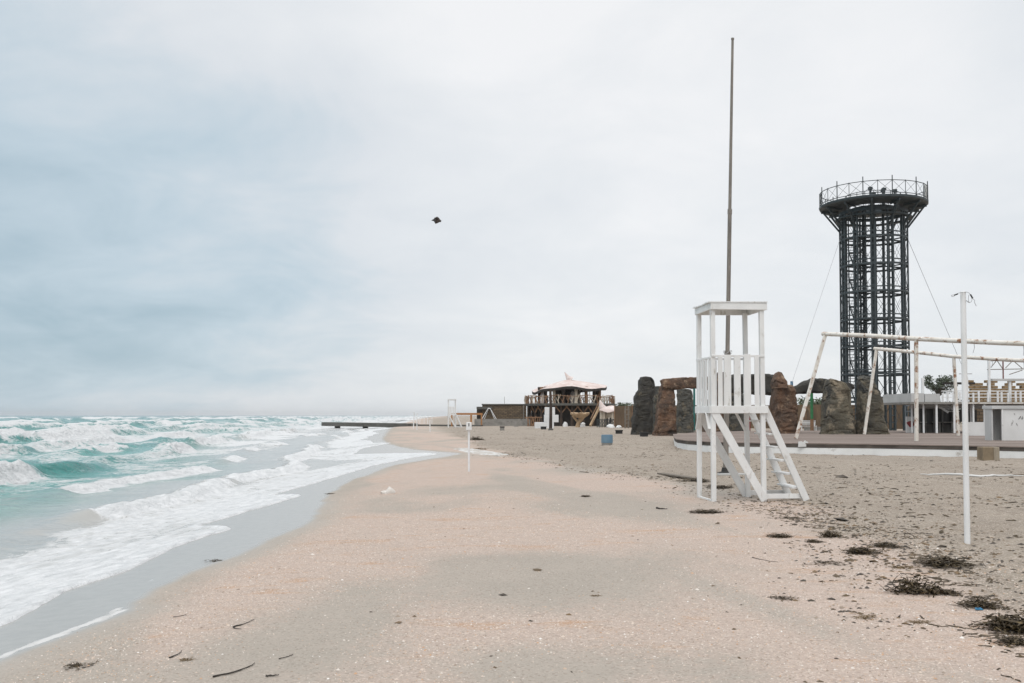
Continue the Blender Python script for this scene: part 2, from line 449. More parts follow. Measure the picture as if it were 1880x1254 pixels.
class NT:
    def __init__(s, name):
        s.m = bpy.data.materials.new(name); s.m.use_nodes = True
        s.N = s.m.node_tree.nodes; s.L = s.m.node_tree.links; s.b = s.N['Principled BSDF']
    def put(s, sock, v):
        if isinstance(v, (int, float)): sock.default_value = v
        elif isinstance(v, tuple): sock.default_value = (*v, 1) if len(v) == 3 and sock.type == 'RGBA' else v
        else: s.L.new(v, sock)
    def math(s, op, a, b=None, clamp=False):
        n = s.N.new('ShaderNodeMath'); n.operation = op; n.use_clamp = clamp
        s.put(n.inputs[0], a)
        if b is not None: s.put(n.inputs[1], b)
        return n.outputs[0]
    def mr(s, v, a, b, c=0., d=1., smooth=True):
        n = s.N.new('ShaderNodeMapRange'); n.interpolation_type = 'SMOOTHSTEP' if smooth else 'LINEAR'
        s.put(n.inputs['Value'], v)
        for k, w in zip(('From Min', 'From Max', 'To Min', 'To Max'), (a, b, c, d)): s.put(n.inputs[k], w)
        return n.outputs[0]
    def mix(s, f, a, b):
        n = s.N.new('ShaderNodeMix'); n.data_type = 'RGBA'; s.put(n.inputs[0], f); s.put(n.inputs[6], a); s.put(n.inputs[7], b); return n.outputs[2]
    def attr(s, k):
        n = s.N.new('ShaderNodeAttribute'); n.attribute_name = k; return n.outputs['Fac']
    def coords(s, scale=(1, 1, 1)):
        t = s.N.new('ShaderNodeTexCoord'); m = s.N.new('ShaderNodeMapping'); m.inputs['Scale'].default_value = scale
        s.L.new(t.outputs['Object'], m.inputs[0]); return m.outputs[0]
    def noise(s, vec, scale, det=4, rough=.55, dist=0.0):
        n = s.N.new('ShaderNodeTexNoise'); s.L.new(vec, n.inputs['Vector'])
        n.inputs['Scale'].default_value = scale; n.inputs['Detail'].default_value = det; n.inputs['Roughness'].default_value = rough; n.inputs['Distortion'].default_value = dist
        return n.outputs['Fac']
    def vor(s, vec, scale, feature='F1', out='Distance'):
        n = s.N.new('ShaderNodeTexVoronoi'); n.feature = feature; s.L.new(vec, n.inputs['Vector']); n.inputs['Scale'].default_value = scale
        return n.outputs[out]
    def bump(s, h, dist, prev=None):
        n = s.N.new('ShaderNodeBump'); n.inputs['Strength'].default_value = 1; s.put(n.inputs['Distance'], dist); s.L.new(h, n.inputs['Height'])
        if prev is not None: s.L.new(prev, n.inputs['Normal'])
        return n.outputs[0]

def sand_material():
    t = NT('shelly_beach_sand')
    c = t.coords()
    shell = t.attr('shell'); wet = t.attr('wet'); trm = t.attr('tramp'); fo = t.attr('foamline')
    grain = t.noise(c, 55, 3, .7); med = t.noise(c, 7, 5, .65); big = t.noise(c, .8, 4, .6)
    smooth_c = t.mix(t.mr(big, .35, .65), (.42, .37, .318), (.39, .347, .298))
    shell_c = t.mix(t.mr(med, .35, .65), (.55, .432, .365), (.475, .382, .325))
    # coarse orange shell streaks
    st = t.coords((.45, 1.3, 1)); streak = t.noise(st, 1.5, 6, .7, .6)
    om = t.math('MULTIPLY', t.mr(streak, .53, .66), t.mr(shell, .35, .8))
    om = t.math('MULTIPLY', om, t.mr(grain, .34, .56))
    shell_c = t.mix(t.math('MULTIPLY', om, .85), shell_c, (.50, .29, .165))
    sh2 = t.mr(t.math('ADD', shell, t.math('MULTIPLY', t.math('SUBTRACT', med, .5), 1.6)), .0, 1.0)
    col = t.mix(sh2, smooth_c, shell_c)
    tr_c = t.mix(t.mr(med, .35, .68), (.36, .31, .25), (.275, .232, .187))
    deb = t.noise(t.coords((.8, .55, 1)), 1.7, 8, .74, .4)
    tr_c = t.mix(t.math('MULTIPLY', t.mr(deb, .53, .66), .75), tr_c, (.165, .13, .095))
    tr_c = t.mix(t.math('MULTIPLY', t.mr(deb, .36, .44, 1., 0.), .5), tr_c, (.47, .42, .35))
    deb2 = t.noise(t.coords((1, .6, 1)), 4.5, 7, .78, .3)
    tr_c = t.mix(t.math('MULTIPLY', t.mr(deb2, .56, .66), .7), tr_c, (.13, .10, .07))
    big2 = t.noise(t.coords((.5, .22, 1)), .5, 4, .6)
    tr_c = t.mix(t.math('MULTIPLY', t.mr(big2, .46, .62), .45), tr_c, (.235, .20, .16))
    col = t.mix(t.math('MULTIPLY', trm, .92), col, tr_c)
    # grains and shell flecks
    vcol = t.vor(c, 62, out='Color'); sv = t.N.new('ShaderNodeSeparateColor'); t.L.new(vcol, sv.inputs[0])
    fl = t.math('MULTIPLY', t.mr(sv.outputs[0], .78, .86), t.mr(t.math('ADD', shell, t.math('MULTIPLY', trm, .5)), .05, .8, .25, 1.))
    col = t.mix(t.math('MULTIPLY', fl, .55), col, (.70, .60, .52))
    dk = t.math('MULTIPLY', t.mr(sv.outputs[1], .84, .92), .35)
    col = t.mix(dk, col, (.17, .13, .10))
    col = t.mix(t.mr(grain, .3, .7, 0., .22), col, (.22, .185, .15))
    wetc = t.mix(t.mr(med, .3, .7), (.36, .345, .32), (.325, .312, .29))
    col = t.mix(t.mr(wet, .25, .65), col, wetc)
    # stranded foam of the last swash
    fn = t.noise(t.coords((1, .45, 1)), 7, 7, .75)
    fm = t.mr(t.math('ADD', fo, t.math('MULTIPLY', t.math('SUBTRACT', fn, .5), 1.5)), .34, .75)
    col = t.mix(t.math('MULTIPLY', fm, .62), col, (.72, .72, .72))
    t.L.new(col, t.b.inputs['Base Color'])
    ro = t.mr(wet, .25, .85, .9, .22)
    t.L.new(t.math('MAXIMUM', ro, t.math('MULTIPLY', fm, .8)), t.b.inputs['Roughness'])
    t.b.inputs['Specular IOR Level'].default_value = .35
    h = t.math('ADD', t.math('MULTIPLY', grain, .6), t.math('ADD', t.math('MULTIPLY', sv.outputs[0], .35), t.math('MULTIPLY', med, 1.2)))
    h = t.math('ADD', h, t.math('MULTIPLY', trm, t.math('MULTIPLY', t.noise(c, 2.6, 5, .62), 9.0)))
    dry = t.mr(wet, .1, .6, .016, .0006)
    t.L.new(t.bump(h, dry), t.b.inputs['Normal'])
    return t.m

def make_beach():
    xs = [-v for v in grow(7.0, .09, 1.09, 7000)][::-1] + list(np.arange(-6.95, 9.0, .085)) + grow(9.0, .085, 1.03, 40) 
    xs = xs + grow(xs[-1] + 1., 1., 1.09, 7000)
    ys = [-v for v in grow(0., .3, 1.15, 500)][::-1] + list(np.arange(.2, 26, .085)); ys = ys + grow(ys[-1] + .085, .085, 1.022, 7000)
    xs = np.array(xs); ys = np.array(ys)
    X, Y = np.meshgrid(xs, ys)
    Z = beach_z(X, Y)
    ed = edge(Y); wl = wetline(Y)
    wet = 1 - sstep(-.12, .30, X - wl)
    wet = np.maximum(wet, .42 * (1 - sstep(.0, 1.3, X - wl)) * sstep(.35, .6, fbm(X * .7, Y * .25, 91, 3)))
    t = tramp(X, Y)
    shell = sstep(.30, .66, fbm(X * .42 + 3, Y * .20, 101, 5) + .12)
    # long smooth grey tongues of washed sand
    ang = (X * .8 + Y * .22)
    shell = shell * (1 - .7 * sstep(.52, .72, fbm(ang * .9, (Y - X) * .12, 111, 3)))
    blob = np.exp(-(((X + 1.55 - .10 * (Y - 8)) / .75) ** 2 + ((Y - 7.8) / 2.6) ** 2)) + np.exp(-(((X - .4) / .9) ** 2 + ((Y - 6.6) / .7) ** 2))
    blob = blob + .9 * np.exp(-(((X + 2.6) / 1.6) ** 2 + ((Y - 5.2) / 1.2) ** 2))
    shell = np.clip(shell - 1.1 * blob * (.5 + fbm(X * 1.5, Y * 1.1, 117, 3)), 0, 1)
    shell = shell * sstep(-.1, .9, X - wl - .1)
    fl = np.exp(-((X - wl + .05) / .075) ** 2) * (1 - sstep(9.1, 9.6, Y)) * .85
    fl = fl + .30 * np.exp(-((X - wl + .25) / .10) ** 2) * sstep(10.0, 10.4, Y) * (1 - sstep(11.0, 11.4, Y))
    o = grid_mesh('beach', X, Y, Z, dict(shell=shell, wet=wet, tramp=t, foamline=fl), sand_material())
    tag(o, 'pale sandy beach strewn with pinkish shell grit', 'beach', kind='structure')
    return o
make_beach()

SEA = -.46
def sea_material():
    t = NT('sea_water')
    c = t.coords(); foam = t.attr('foam'); sed = t.attr('sed')
    deep = t.mix(t.mr(t.noise(c, .12, 4, .6), .35, .65), (.055, .235, .222), (.115, .315, .295))
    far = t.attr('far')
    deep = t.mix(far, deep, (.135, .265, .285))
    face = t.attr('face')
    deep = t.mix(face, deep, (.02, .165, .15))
    col = t.mix(sed, deep, (.37, .365, .345))
    # foam: patchy streaks, stretched a little along the crests
    cs = t.coords((1.0, .55, 1))
    f1 = t.noise(cs, .9, 8, .68, .6)
    rg = t.noise(cs, 1.25, 5, .6, 1.2)
    rg = t.math('SUBTRACT', 1.0, t.math('MULTIPLY', t.math('ABSOLUTE', t.math('SUBTRACT', rg, .5)), 9.0), clamp=True)
    f2 = t.noise(cs, 5.0, 6, .7, .4)
    v = t.vor(cs, 2.6, 'DISTANCE_TO_EDGE')
    lace = t.mr(v, .0, .20, .05, -.02, smooth=False)
    pat = t.math('ADD', t.math('ADD', t.math('MULTIPLY', f1, .58), t.math('MULTIPLY', f2, .42)), t.math('ADD', lace, t.math('MULTIPLY', rg, .16)))
    lo = t.math('SUBTRACT', .94, t.math('MULTIPLY', foam, .86))
    fm = t.mr(t.math('SUBTRACT', pat, lo), -.10, .20)
    fc = t.mix(t.mr(f2, .3, .7), (.74, .745, .75), (.55, .565, .57))
    col = t.mix(fm, col, fc)
    t.L.new(col, t.b.inputs['Base Color'])
    t.L.new(t.mr(fm, .1, .9, .13, .75), t.b.inputs['Roughness'])
    t.b.inputs['IOR'].default_value = 1.33
    t.b.inputs['Specular IOR Level'].default_value = .34
    r1 = t.noise(t.coords((1, .7, 1)), 2.4, 6, .62, .5); r2 = t.noise(c, .45, 4, .6, .3)
    calm = t.mr(sed, .2, .95, .20, .035)
    n = t.bump(r1, calm)
    n = t.bump(r2, t.mr(sed, .1, .8, .8, .05), n)
    n = t.bump(f2, t.math('MULTIPLY', fm, .10), n)
    t.L.new(n, t.b.inputs['Normal'])
    return t.m

# breaker lines: offset from the shore, height, width, along-shore period, threshold, seed
CRESTS = [(3.4, .22, .5, 8, .34, 1), (6.6, .16, .6, 6, .56, 2), (11.5, .55, .75, 9, .50, 3), (15.5, .38, .8, 8, .55, 14), (20, .55, 1.0, 14, .52, 4), (27, .75, 1.3, 22, .50, 5),
          (37, .80, 1.6, 28, .50, 6), (50, .95, 2.0, 34, .48, 7), (66, 1.0, 2.3, 40, .50, 8), (86, 1.05, 2.6, 46, .49, 9), (110, 1.1, 3.0, 60, .52, 10), (140, 1.15, 3.4, 70, .52, 11), (180, 1.15, 4, 80, .53, 12), (230, 1.1, 4.5, 90, .54, 13)]
def make_sea():
    s = [-.03, 0.0, .03, .07, .11, .16, .22] + list(np.arange(.3, 24, .13)); s = np.array(s + grow(s[-1] + .13, .13, 1.026, 7000))
    y = [-v for v in grow(0., .3, 1.2, 400)][::-1] + list(np.arange(.2, 46, .10)); y = np.array(y + grow(y[-1] + .1, .1, 1.014, 7000))
    S, Y = np.meshgrid(s, y)
    w = sstep(.5, 7, S)
    X = edge(Y) * (1 - w) + shore(Y) * w - S
    so = shore(Y) - X                         # true offshore distance
    zb = beach_z(X, Y)
    wav = np.zeros_like(X); foam = np.zeros_like(X); face = np.zeros_like(X)
    for sc, A, wd, per, th, sd in CRESTS:
        c = sc + (fbm(Y / (per * .8), 0 * Y + sd, 200 + sd, 3) - .5) * (1.4 + sc * .16) + .25 * (fbm(Y / 1.3, 0 * Y, 230 + sd, 3) - .5) * min(1, A * 2)
        n = fbm(Y / per, 0 * Y + 7, 260 + sd, 3)
        a = .35 + .65 * sstep(th - .16, th + .10, n)
        br = sstep(th, th + .07, n + .10 * (fbm(Y / 1.2, S * 0, 290 + sd, 2) - .5))
        d = so - c
        prof = np.where(d < 0, np.exp(-(d / (wd * .60)) ** 2), np.exp(-(d / (wd * 1.7)) ** 2))
        froth = (fbm(X / .5, Y / .5, 320 + sd, 4) - .5) * .8
        h = A * a * prof
        wav = wav + h * (1 + froth * br * np.where(d < wd, 1, 0))
        topw = 1.0 if sc < 13 else .0
        crestf = np.exp(-((d + (.25 * wd if topw else -.2 * wd)) / (wd * (.80 if topw else .62))) ** 2) * br
        front = sstep(.50, .64, fbm(Y / (per * .5), 0 * Y + 3, 370 + sd, 2)) * np.where(d < 0, np.exp(-((d + .5 * wd) / (wd * .8)) ** 2), 0) * br
        crestf = np.maximum(crestf, front)
        lee = np.where(d < 0, np.exp(d / (wd * (1.6 if sc < 13 else .7))), np.exp(-d / (wd * (2.4 if sc < 30 else 1.2)))) * br * (.50 if sc < 30 else .42)
        foam = np.maximum(foam, np.maximum(crestf * (.62 + .75 * fbm(X / .8, Y / 1.1, 350 + sd, 3)), lee))
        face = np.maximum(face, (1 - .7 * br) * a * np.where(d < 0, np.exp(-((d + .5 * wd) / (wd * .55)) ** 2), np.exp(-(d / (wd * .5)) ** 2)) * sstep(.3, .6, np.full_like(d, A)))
    off = sstep(3, 30, so)
    wav = wav + off * (.30 * (fbm(X / 1.9, Y / 3.2, 401, 4) - .5) + .30 * (fbm(X / 6.5, Y / 11., 411, 3) - .5) * sstep(8, 40, so)) + .05 * (fbm(X / .7, Y / .9, 421, 3) - .5) * sstep(1.5, 4, so)
    wav = wav * (1 - .75 * sstep(130, 150, Y) * (1 - sstep(172, 185, Y)) * (1 - sstep(12, 26, so)))
    wav = wav * (1 - sstep(700, 2200, np.hypot(X, Y)) * .8)
    zs = SEA + wav * sstep(1.2, 3.4, so)
    bead = .022 * np.exp(-((S - .09) / .08) ** 2)
    film = zb + .010 + bead + .012 * (fbm(X / .5, Y / .5, 431, 3) - .3) * sstep(.2, 1, S)
    film = np.where(S < 0, zb - .03, np.where(S == 0, zb + .004, film))
    k = .05
    Z = np.maximum(film, zs) + k * .25 * np.clip(1 - np.abs(film - zs) / k, 0, 1) ** 2 * sstep(.3, 1, S)
    # swash foam
    sw = (1 - sstep(2.4, 3.5, S)) * (.66 + .6 * (fbm(X / 2.1, Y / 3.0, 441, 3) - .5))
    sw = np.maximum(sw, (1 - sstep(.10, .30, S)) * 1.2)
    sw = np.maximum(sw, .9 * np.exp(-((S - .9 - .5 * fbm(Y / 4, 0 * Y, 443, 2)) / .18) ** 2) * sstep(.42, .6, fbm(Y / 3., 0 * Y, 447, 2)))
    foam = np.maximum(foam, sw)
    bgf = .34 * sstep(.40, .68, fbm(X / 3.5, Y / 7., 451, 4)) + .10
    zone = sstep(3, 8, so) * (1 - sstep(150, 420, so))
    surf = sstep(25, 110, Y) * sstep(2, 10, so) * (1 - sstep(24, 60, so)) * .34
    foam = np.maximum(foam, bgf * zone + surf)
    cap = .5 * sstep(.66, .74, fbm(X / 9., Y / 26., 461, 3)) * sstep(120, 260, so)
    foam = np.clip(np.maximum(foam, cap), 0, 1.2)
    sed = 1 - sstep(3.2, 9.5, so + 5 * (fbm(X / 4., Y / 6., 471, 3) - .5) - np.clip((Y - 26) * .10, 0, 7))
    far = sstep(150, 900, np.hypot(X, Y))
    o = grid_mesh('sea', X, Y, Z, dict(foam=foam, sed=sed, far=far, face=np.clip(face, 0, 1)), sea_material())
    tag(o, 'rough teal sea with white breakers and foamy swash', 'sea', kind='structure')
make_sea()

# ------------------------------------------------------------------ lifeguard towers
def lifeguard_tower(loc, rot, label):
    t = thing('lifeguard_tower', label, 'lifeguard tower', loc, 'wooden lifeguard towers on the beach', rot)
    w, d = 1.07, 1.05
    H, PL, RL = 3.83, 1.84, 2.80
    def B(name, a, b, ww, hh, up=(0, 0, 1), par=t, bev=.004):
        return MB().beam(a, b, ww, hh, up).build(name, WHITE, par, local=True, bevel=bev)
    jit = lambda s=.01: random.uniform(-s, s)
    posts = {}
    for ix, x in enumerate((.04, w - .04)):
        for iy, y in enumerate((.04, d - .04)):
            B('post', (x + jit(), y, -.06), (x + (.0, -.035)[ix] + jit(.006), y + jit(), H - .10), .085, .085, (0, 1, 0))
    pf = MB().box((w / 2, d / 2, PL - .015), (w - .10, d - .10, .03)).build('platform_floor', WHITE, t, local=True)
    for y in (-.022, d + .022): B('platform_beam', (-.02, y, PL - .07), (w + .02, y, PL - .07), .04, .145)
    for x in (-.022, w + .022): B('platform_beam', (x, 0, PL - .07), (x, d, PL - .07), .04, .14)
    # roof: shallow box, boarded top
    for y in (-.03, d + .03): B('roof_fascia', (-.02, y, H - .075), (w + .02, y, H - .075 + jit(.012)), .03, .13)
    for x in (-.008, w + .008): B('roof_fascia', (x, -.012, H - .075), (x, d + .012, H - .075), .03, .125)
    for k in range(7):
        y0 = -.06 + k * (d + .12) / 7
        MB().box((w / 2 - .01 + jit(.01), y0 + (d + .12) / 14, H + .005), (w + .085, (d + .12) / 7 - .008, .022), Matrix.Rotation(jit(.012), 3, 'Y')).build('roof_board', WHITE, t, local=True)
    # railings with upright boards
    for y in (.0, d): B('top_rail', (.0, y, RL), (w - .03, y, RL), .045, .04)
    B('top_rail', (0, .03, RL - .03), (0, d - .03, RL - .03), .045, .04)
    for k, (x, ww) in enumerate(((.165, .09), (.31, .135), (.505, .125), (.70, .135), (.885, .09))):
        B('slat', (x, -.012 + jit(.004), PL), (x + jit(.008), -.012, RL - .018 + (.05 if k in (1, 3) else .0) + jit(.012)), ww, .022, (0, 1, 0))
    for x in (.16, .37, .60, .82):
        B('slat', (x, d + .01, PL), (x + jit(), d + .01, RL - .03 + jit()), .09, .022, (0, 1, 0))
    for y in (.15, .33, .52, .70, .88):
        B('slat', (-.012, y, PL), (-.012, y + jit(), RL - .05 + jit()), .022, .085, (0, 1, 0))
    # diagonal bracing on front and rear faces
    for y in (.0 - .012, d + .012):
        B('diagonal_brace', (.05, y, PL - .12), (w - .05, y, .03), .035, .15, (0, 0, 1))
    # short knee braces at the seaward side
    B('knee_brace', (-.01, .07, PL - .45), (-.01, .27, PL - .13), .035, .085, (1, 0, 0))
    B('knee_brace', (-.01, d - .07, PL - .45), (-.01, d - .27, PL - .13), .035, .085, (1, 0, 0))
    for y in (.07,): B('knee_brace', (w - .27, d - .03, PL - .13), (w - .08, d - .03, PL - .5), .035, .085, (0, 1, 0))
    # stairs on the landward side
    run = .80
    for y in (.06, d - .08):
        B('stair_stringer', (w - .01, y, PL - .04), (w + run, y, .02), .045, .13, (0, 0, 1))
        B('base_rail', (w - .02, y + .045, .10), (w + run - .03, y + .045, .10), .035, .095)
    n = 7
    for k in range(1, n):
        f = k / n
        MB().box((w + run * f - .06, d / 2 - .01, (PL - .04) * (1 - f) + .01), (.19, d - .20, .03), Matrix.Rotation(jit(.03), 3, 'X')).build('tread', WHITE, t, local=True, bevel=.003)
    B('ground_rail', (.02, .08, .02), (.02, d - .08, .02), .04, .05)
    return t
g = ground_hit(1310, 921)
lifeguard_tower((g.x - .02, g.y, -.01), R(5), 'tall white wooden lifeguard tower with slatted platform and stairs, nearest the camera')
g = ground_hit(823, 785)
lifeguard_tower((g.x, g.y, g.z), R(8), 'small distant white lifeguard tower near the water, seen beyond the signpost')

# ------------------------------------------------------------------ flagpole
def flagpole():
    b = ground_hit(1332, 870); top = P(1345, 73, b.y)
    t = thing('flagpole', 'very tall thin weathered metal pole behind the lifeguard tower', 'pole', b)
    def q(f): return b + (top - b) * f
    MB().path([q(-.01), q(.275)], [.078, .074], 10).build('lower_tube', GALV, t, smooth=True)
    MB().path([q(.272), q(.60)], [.062, .058], 10).build('middle_tube', GALV, t, smooth=True)
    MB().path([q(.598), q(1.0)], [.048, .036], 10).build('upper_tube', GALV, t, smooth=True)
    c = MB(); c.path([q(.268), q(.279)], .088, 10); c.build('coupling', GALV, t, smooth=True)
    MB().path([q(.595), q(.606)], .066, 10).build('coupling', GALV, t, smooth=True)
    MB().lathe((b.x, b.y, b.z - .02), [(.24, 0), (.24, .05), (.12, .09), (.10, .2)], 14).build('foot_plate', BLACKM, t)
    MB().path([q(1.0), q(1.004)], .045, 8).build('cap', GALV, t)
    l = MB(); pts = [q(.277) + Vector((.12 * math.cos(a), -.10 * math.sin(a) - .02, .05 * math.sin(a * 2))) for a in np.linspace(0, 6.0, 14)]
    l.path(pts, .008, 5); l.build('rope_loop', WIRE, t)
flagpole()

# ------------------------------------------------------------------ white net pole at the right
def net_pole():
    b = ground_hit(1776, 997); top = P(1768, 536, b.y + .02)
    t = thing('net_pole', 'slim white steel pole with cable loops hanging from its top', 'pole', b)
    MB().path([b - (top - b) * .03, top], [.037, .034], 12).build('tube', WPOLE, t, smooth=True)
    MB().lathe(top - Vector((0, 0, .012)), [(.036, 0), (.037, .012), (.02, .022)], 12).build('cap', WPOLE, t)
    D = b.y - .02
    pts = [P(1768, 537, D), P(1760, 538, D), P(1754, 541, D)]
    ca = MB().path(pts, .004, 5).build('cable', WIRE, t)
    MB().path([P(1758.5, 539.5, D), P(1752, 542, D)], .0095, 6).build('sleeve', BLACKM, ca)
    lo = [P(1749.5 + 2.8 * math.cos(a), 543 + 1.5 * math.sin(a), D) for a in np.linspace(0, 6.28, 12)]
    MB().path(lo, .004, 5).build('thimble', WIRE, ca)
    pts = [P(1771, 536.5, D), P(1775, 536, D), P(1779, 538, D), P(1782, 541.5, D), P(1785, 547, D)]
    cb = MB().path(pts, .004, 5).build('cable', WIRE, t)
    MB().path([P(1781.5, 540.5, D), P(1786, 548, D)], .0095, 6).build('sleeve', BLACKM, cb)
    MB().path([P(1786.5, 549, D), P(1790, 552, D), P(1788.5, 554, D), P(1792.5, 562, D)], .004, 5).build('hook', WIRE, cb)
    lp = [P(1780 - 2 * math.sin(a) , 548 - 8 * math.cos(a), D) for a in np.linspace(.6, 3.5, 10)] + [P(1773.5, 552, D)]
    MB().path(lp, .0035, 5).build('loose_loop', WIRE, t)
    lp = [P(1779.5 + 5 * math.sin(a), 550 + 5.5 * math.cos(a), D) for a in np.linspace(-1.4, 2.2, 10)]
    MB().path(lp, .0035, 5).build('loose_loop', WIRE, t)
net_pole()

# ------------------------------------------------------------------ round stage deck
DZ = .46
def stage():
    base = ground_hit(1400, 836)
    t = thing('stage_deck', 'low round wooden stage deck on a white plastered base', 'stage', (base.x, base.y, 0))
    pxs = [(1238, 803), (1243, 806), (1262, 808.5), (1300, 810.5), (1350, 812), (1420, 813), (1500, 814), (1600, 815), (1700, 816.5), (1790, 818), (1900, 820.5), (2050, 823)]
    front = [PZ(x, y, DZ) for x, y in pxs]
    poly = [(p.x, p.y) for p in front] + [(40, 42), (48, 76), (20, 78), (13.4, 71), (10.2, 63)]
    fac = []; cx = sum(p[0] for p in poly) / len(poly); cy = sum(p[1] for p in poly) / len(poly)
    shr = lambda k: [(cx + (x - cx) * k, cy + (y - cy) * k) for x, y in poly]
    MB().slab(shr(.9975), -.3, DZ - .19).build('plastered_base', mat('whitewashed_base', (.82, .82, .81), (.72, .72, .70), 1.2, .8, .003, 8, spots=(.42, .39, .35), spot_scale=1.6, spot_cut=.63, spot_w=.06), t)
    MB().slab(shr(.9985), DZ - .187, DZ - .035).build('dark_fascia', FASCIA, t)
    # deck boards running across
    xmin = min(p[0] for p in poly); ys = np.arange(36, 78, .62)
    P2 = poly
    def xspan(y):
        xs = []
        for i in range(len(P2)):
            a = P2[i]; b = P2[(i + 1) % len(P2)]
            if (a[1] - y) * (b[1] - y) < 0: xs.append(a[0] + (b[0] - a[0]) * (y - a[1]) / (b[1] - a[1]))
        return (min(xs), max(xs)) if len(xs) >= 2 else None
    for y in ys:
        sa, sb = xspan(y + .02), xspan(y + .59)
        if not sa or not sb: continue
        x0 = sa[0]; x1 = sb[0]
        k = random.uniform(-.006, .006)
        z0, z1 = DZ - .04, DZ + k
        v = [(x0 - .03, y, z0), (sa[1], y, z0), (sb[1], y + .605, z0), (x1 - .03, y + .605, z0)]
        v += [(a, b, z1) for a, b, c in v]
        m = MB(); m.add(v, [(0, 3, 2, 1), (4, 5, 6, 7), (0, 1, 5, 4), (1, 2, 6, 5), (2, 3, 7, 6), (3, 0, 4, 7)])
        m.build('plank', DECKM, t)
stage()
def deckpt(px, py): return PZ(px, py, DZ)

# white torn board leaning on the stage edge, dark patch box
p = P(1465, 820, 42.6)
m = MB(); x0, z0 = XZ(1465, 820.5, 42.6); x1, z1 = XZ(1484, 811, 42.6)
m.prism([(x0, z0), (x1, z0 + .01), (x1 - .02, z1 - .02), (x1 - .15, z1 + .06), (x1 - .22, z1 - .03), (x1 - .30, z1 + .02), (x0 + .02, z1 + .0)], 42.55, 42.60)
tag(m.build('board', PLASTER), 'small torn white board propped against the stage edge', 'board')

# ------------------------------------------------------------------ rusty frames on the stage
def frame_thing(foot, top, post_foot, post_top, endpx, enddist, label, far=0):
    f = deckpt(*foot); tp = P(*top, f.y + .15)
    pf = deckpt(*post_foot); pt = P(*post_top, pf.y)
    t = thing('tent_frame', label, 'frame', f, 'rusty pipe frames on the stage')
    f.z += .012; pf.z += .012
    MB().beam(f, tp, .16, .16, (0, 1, 0)).build('slanting_leg', RUSTY, t, bevel=.015)
    MB().beam(pf, pt, .15, .15, (0, 1, 0)).build('post', RUSTY, t, bevel=.015)
    e = P(*endpx, enddist)
    ext = e + (e - pt) * .6
    pts = [tp + (tp - pt) * .03, tp.lerp(pt, .5) + Vector((0, 0, .03)), pt, pt.lerp(ext, .5) + Vector((0, 0, -.03)), ext]
    MB().path([q + Vector((0, 0, .05)) for q in pts], [.105] * 5, 8).build('top_beam', RUSTY, t, smooth=True)
    e2 = Vector((ext.x, ext.y, DZ + .012))
    MB().beam(e2, ext, .15, .15, (0, 1, 0)).build('post', RUSTY, t, bevel=.015)
    for k, fr in enumerate((.35, .62, .86)):
        c = pt.lerp(ext, fr) + Vector((0, -.02, -.05))
        MB().path([c, c + Vector((.02, 0, -.18)), c + Vector((.05 * (k - 1), 0, -.42))], .012, 5).build('hanging_strap', WIRE, t)
frame_thing((1461, 806), (1515, 615), (1682.5, 811), (1682, 624), (1880, 632), 40.5, 'nearer white pipe frame with rust streaks spanning the stage front')
frame_thing((1587, 798), (1609, 642), (1759.5, 800.5), (1751, 656), (1880, 663), 53.5, 'farther rusted white pipe frame spanning the stage in front of the pavilion')

